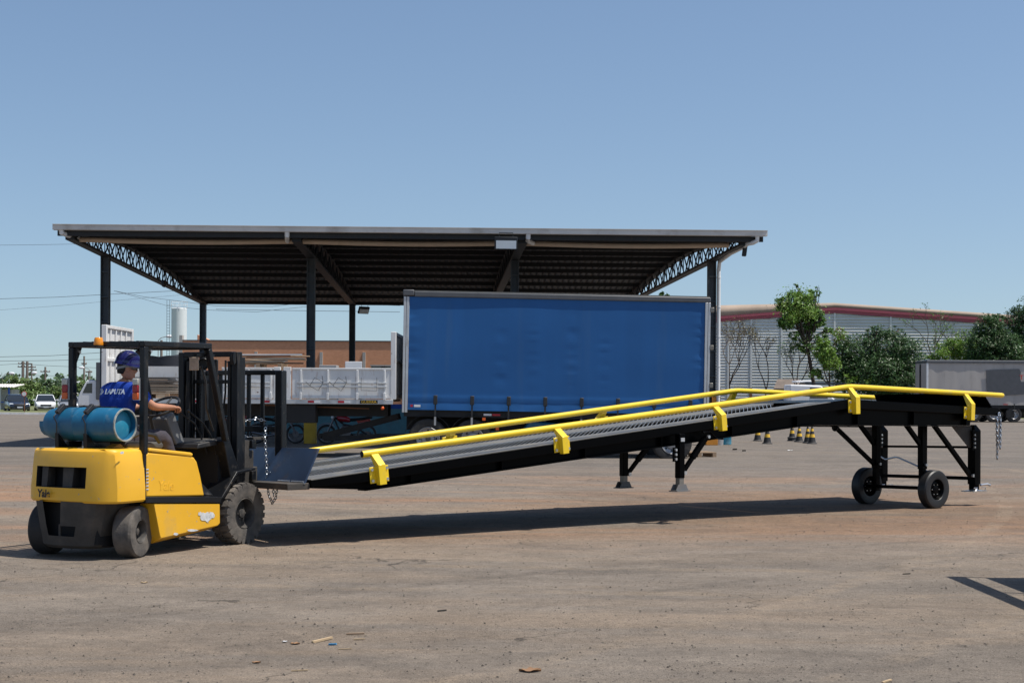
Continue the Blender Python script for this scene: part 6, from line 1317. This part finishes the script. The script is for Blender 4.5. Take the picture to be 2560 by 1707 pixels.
for x in (.85, 6.2): wheel(bx, (x, .15, .48), (0, -1, 0), .48, .28, .28, 'rubber', 'rim_grey', style='truck', n=24); wheel(bx, (x, 2.05, .48), (0, 1, 0), .48, .28, .28, 'rubber', 'rim_grey', style='truck', n=24)
m = MB(); m.tube([(.3, -.2, 1.5), (.15, -.3, 1.6), (.15, -.3, 2.2), (.4, -.15, 2.25)], .03, 6); m.build('mirror_arm', 'white_paint', bx)
si = tag(empty('silo', on(447, 150)), 'tall white cylindrical silo with caged ladder', 'silo')
zs = at(447, 772, 150).z
m = MB(); m.lathe([(.80, 0), (.80, zs), (.70, zs+.12), (.05, zs+.18)], (0, 0, 0), (0, 0, 1), 32); m.build('shell', 'silo', si)
m = MB()
for sx in (-.95, -1.25): m.cyl((sx, -.2, 0), (sx, -.2, zs+.9), .02, 5)
for k in range(36): m.tube([(-.95, -.2, .3+k*.3), (-1.25, -.2, .3+k*.3)], .014, 4)
m.build('ladder', 'wire', si)
m = MB()
for k in range(10): a = 2*PI*k/10; m.cyl((.85*math.cos(a), .85*math.sin(a), zs), (.85*math.cos(a), .85*math.sin(a), zs+.75), .018, 5)
for h in (.4, .75): m.tube([(.85*math.cos(2*PI*k/20), .85*math.sin(2*PI*k/20), zs+h) for k in range(20)], .018, 5, closed=True)
m.build('guard_rail', 'silo', si)
bk = tag(empty('brick_building', (0, 70, 0)), 'long low orange brick building behind the shed', 'building')
p0, p1 = on(456, 70).x, on(1200, 70).x; zt2 = at(700, 853, 70).z
m = MB(); m.b2(p0, p1, 0, 12, 0, zt2); m.build('brick_wall', 'brick', bk)
m = MB(); m.b2(p0-.05, p1, -.04, .3, zt2, zt2+.05); m.build('coping', 'trailer_grey', bk)
for px in (803, 910, 640, 1010): x = on(px, 70).x; m = MB(); m.b2(x-.07, x+.07, -.10, -.002, 0, at(803, 880, 70).z); m.build('pilaster', 'concrete', bk)
a, b = at(928, 915, 70), at(985, 935, 70); m = MB(); m.b2(a.x, b.x+2, -.03, -.003, b.z, a.z); wo = m.build('window', 'glass_dark', bk)
m = MB(); m.b2(a.x-.05, b.x+2.05, -.05, -.031, a.z, a.z+.06); m.build('lintel', 'concrete', wo)
m = MB(); e0, e1 = on(452, 78).x, on(520, 78).x; m.prism([(e0, 12.01, zt2-.5), (e1, 12.01, zt2-.5), (e1, 12.01, zt2+.1), (e0, 12.01, at(460, 838, 83).z)], [(e0, 13, zt2-.5), (e1, 13, zt2-.5), (e1, 13, zt2+.1), (e0, 13, at(460, 838, 83).z)]); m.build('end_gable', 'brick', bk)
m = MB(); m.b2(p0-.16, p0-.01, -.06, .3, 0, at(457, 838, 70).z); m.build('corner_post', 'concrete', bk)
def pole(px, ytop, Y, arms, label, r=.13, twin=False):
    b = on(px, Y); zt = at(px, ytop, Y).z; p = tag(empty('utility_pole', b), label, 'utility pole', 'utility poles')
    for dx in ((0, .9) if twin else (0,)): m = MB(); m.cyl((dx, 0, 0), (dx, 0, zt), r*1.2, 8, r); m.build('pole', 'pole_wood', p)
    for zpx, wpx in arms:
        z = at(px, zpx, Y).z; w_ = wpx*Y/F; m = MB(); m.b2(-w_/2, w_/2+(.9 if twin else 0), -.12, .12, z-.1, z+.1); ao = m.build('crossarm', 'pole_wood', p)
        for k in range(4): x = -w_/2*.9+k*w_*.6/2; m = MB(); m.lathe([(.07, 0), (.10, .08), (.05, .2)], (x, 0, z+.1), (0, 0, 1), 8); m.build('insulator', 'insulator', ao)
    return p
pole(57, 903, 300, ((909, 24), (917, 26)), 'twin wooden utility pole with two crossarms at the far left', .28, True)
pole(79, 908, 310, ((918, 20), (925, 24)), 'utility pole with two crossarms right of the twin pole', .16)
pole(113, 917, 300, ((929, 24),), 'utility pole with a single crossarm above the white car', .2)
pole(210, 890, 260, ((910, 12),), 'tall slim utility pole left of the white headboard', .16)
pole(222, 927, 280, ((930, 16),), 'shorter utility pole beside the grey box truck', .16)
pole(403, 850, 230, ((862, 8),), 'utility pole seen under the forklift roof left of the silo', .2)
def streetlight(px, py, Y, label, s=-1):
    p = at(px, py, Y); b = Vector((p.x+s*1.6, Y, 0)); st_ = tag(empty('street_light', b), label, 'street light', 'street lights')
    m = MB(); m.tube([(0, 0, 0), (0, 0, p.z-.6), (-s*.4, 0, p.z-.2), (-s*1.2, 0, p.z)], .05, 6); m.build('mast', 'pole_wood', st_)
    m = MB(); m.sph((-s*1.6, 0, p.z), (.55, .3, .22), 10, 8); m.build('head', 'white_paint', st_)
streetlight(29, 933, 250, 'street light with white head at the far left'); streetlight(204, 919, 250, 'street light with white head beside the tall slim pole', 1); streetlight(424, 841, 200, 'street light with white head left of the silo'); streetlight(86, 932, 260, 'street light with white head between two utility poles')
def wire(pts, Y0, Y1, label, r=.02):
    n = len(pts); P_ = []
    for i, (px, py) in enumerate(pts): P_.append(at(px, py, Y0+(Y1-Y0)*i/(n-1)))
    m = MB(); m.tube(P_, r*.75, 4); tag(m.build('power_line', 'wire'), label, 'power line', 'overhead power lines')
wire([(-200, 752), (0, 747), (140, 743), (268, 736), (480, 725)], 120, 120, 'overhead cable passing behind the left shed column', .022)
wire([(-200, 785), (0, 775), (140, 765), (268, 753), (480, 735)], 130, 130, 'thin overhead cable just below the first one', .012)
wire([(-200, 617), (0, 613), (100, 612), (250, 609)], 90, 90, 'overhead cable at the height of the shed roof', .012)
wire([(-200, 896), (0, 892), (128, 889), (258, 881), (420, 868)], 160, 160, 'overhead cable crossing behind the forklift roof', .03)
wire([(-200, 903), (0, 902.5), (128, 901), (258, 898), (420, 892)], 170, 170, 'overhead cable just above the utility poles', .03)
wire([(-200, 916), (0, 912), (50, 909), (120, 914), (258, 920)], 300, 260, 'overhead cable strung between the utility poles', .04)
wire([(0, 945), (60, 938), (160, 940), (258, 945)], 300, 280, 'lower overhead cable between the utility poles', .04)
wire([(285, 727), (360, 742), (450, 753), (540, 765), (680, 766), (780, 755)], 62, 62, 'sagging cable from the left shed column to the back of the shed', .010)
wire([(285, 727), (340, 742), (420, 765), (520, 775), (640, 780), (780, 765)], 62, 63, 'second sagging cable below it from the left shed column', .009)
wire([(540, 773), (700, 776), (860, 778), (1000, 780)], 66, 66, 'straight cable behind the back columns of the shed', .012)
wire([(860, 752), (930, 762), (1000, 764)], 66, 66, 'short cable right of the back column near the blue trailer', .010)
wire([(560, 751), (640, 752.5), (760, 752.5), (860, 750)], 64, 64, 'thick dark cable under the back edge of the shed roof', .03)
wire([(370, 868), (400, 870), (455, 866)], 200, 200, 'cable strung past the pole under the forklift roof', .03)
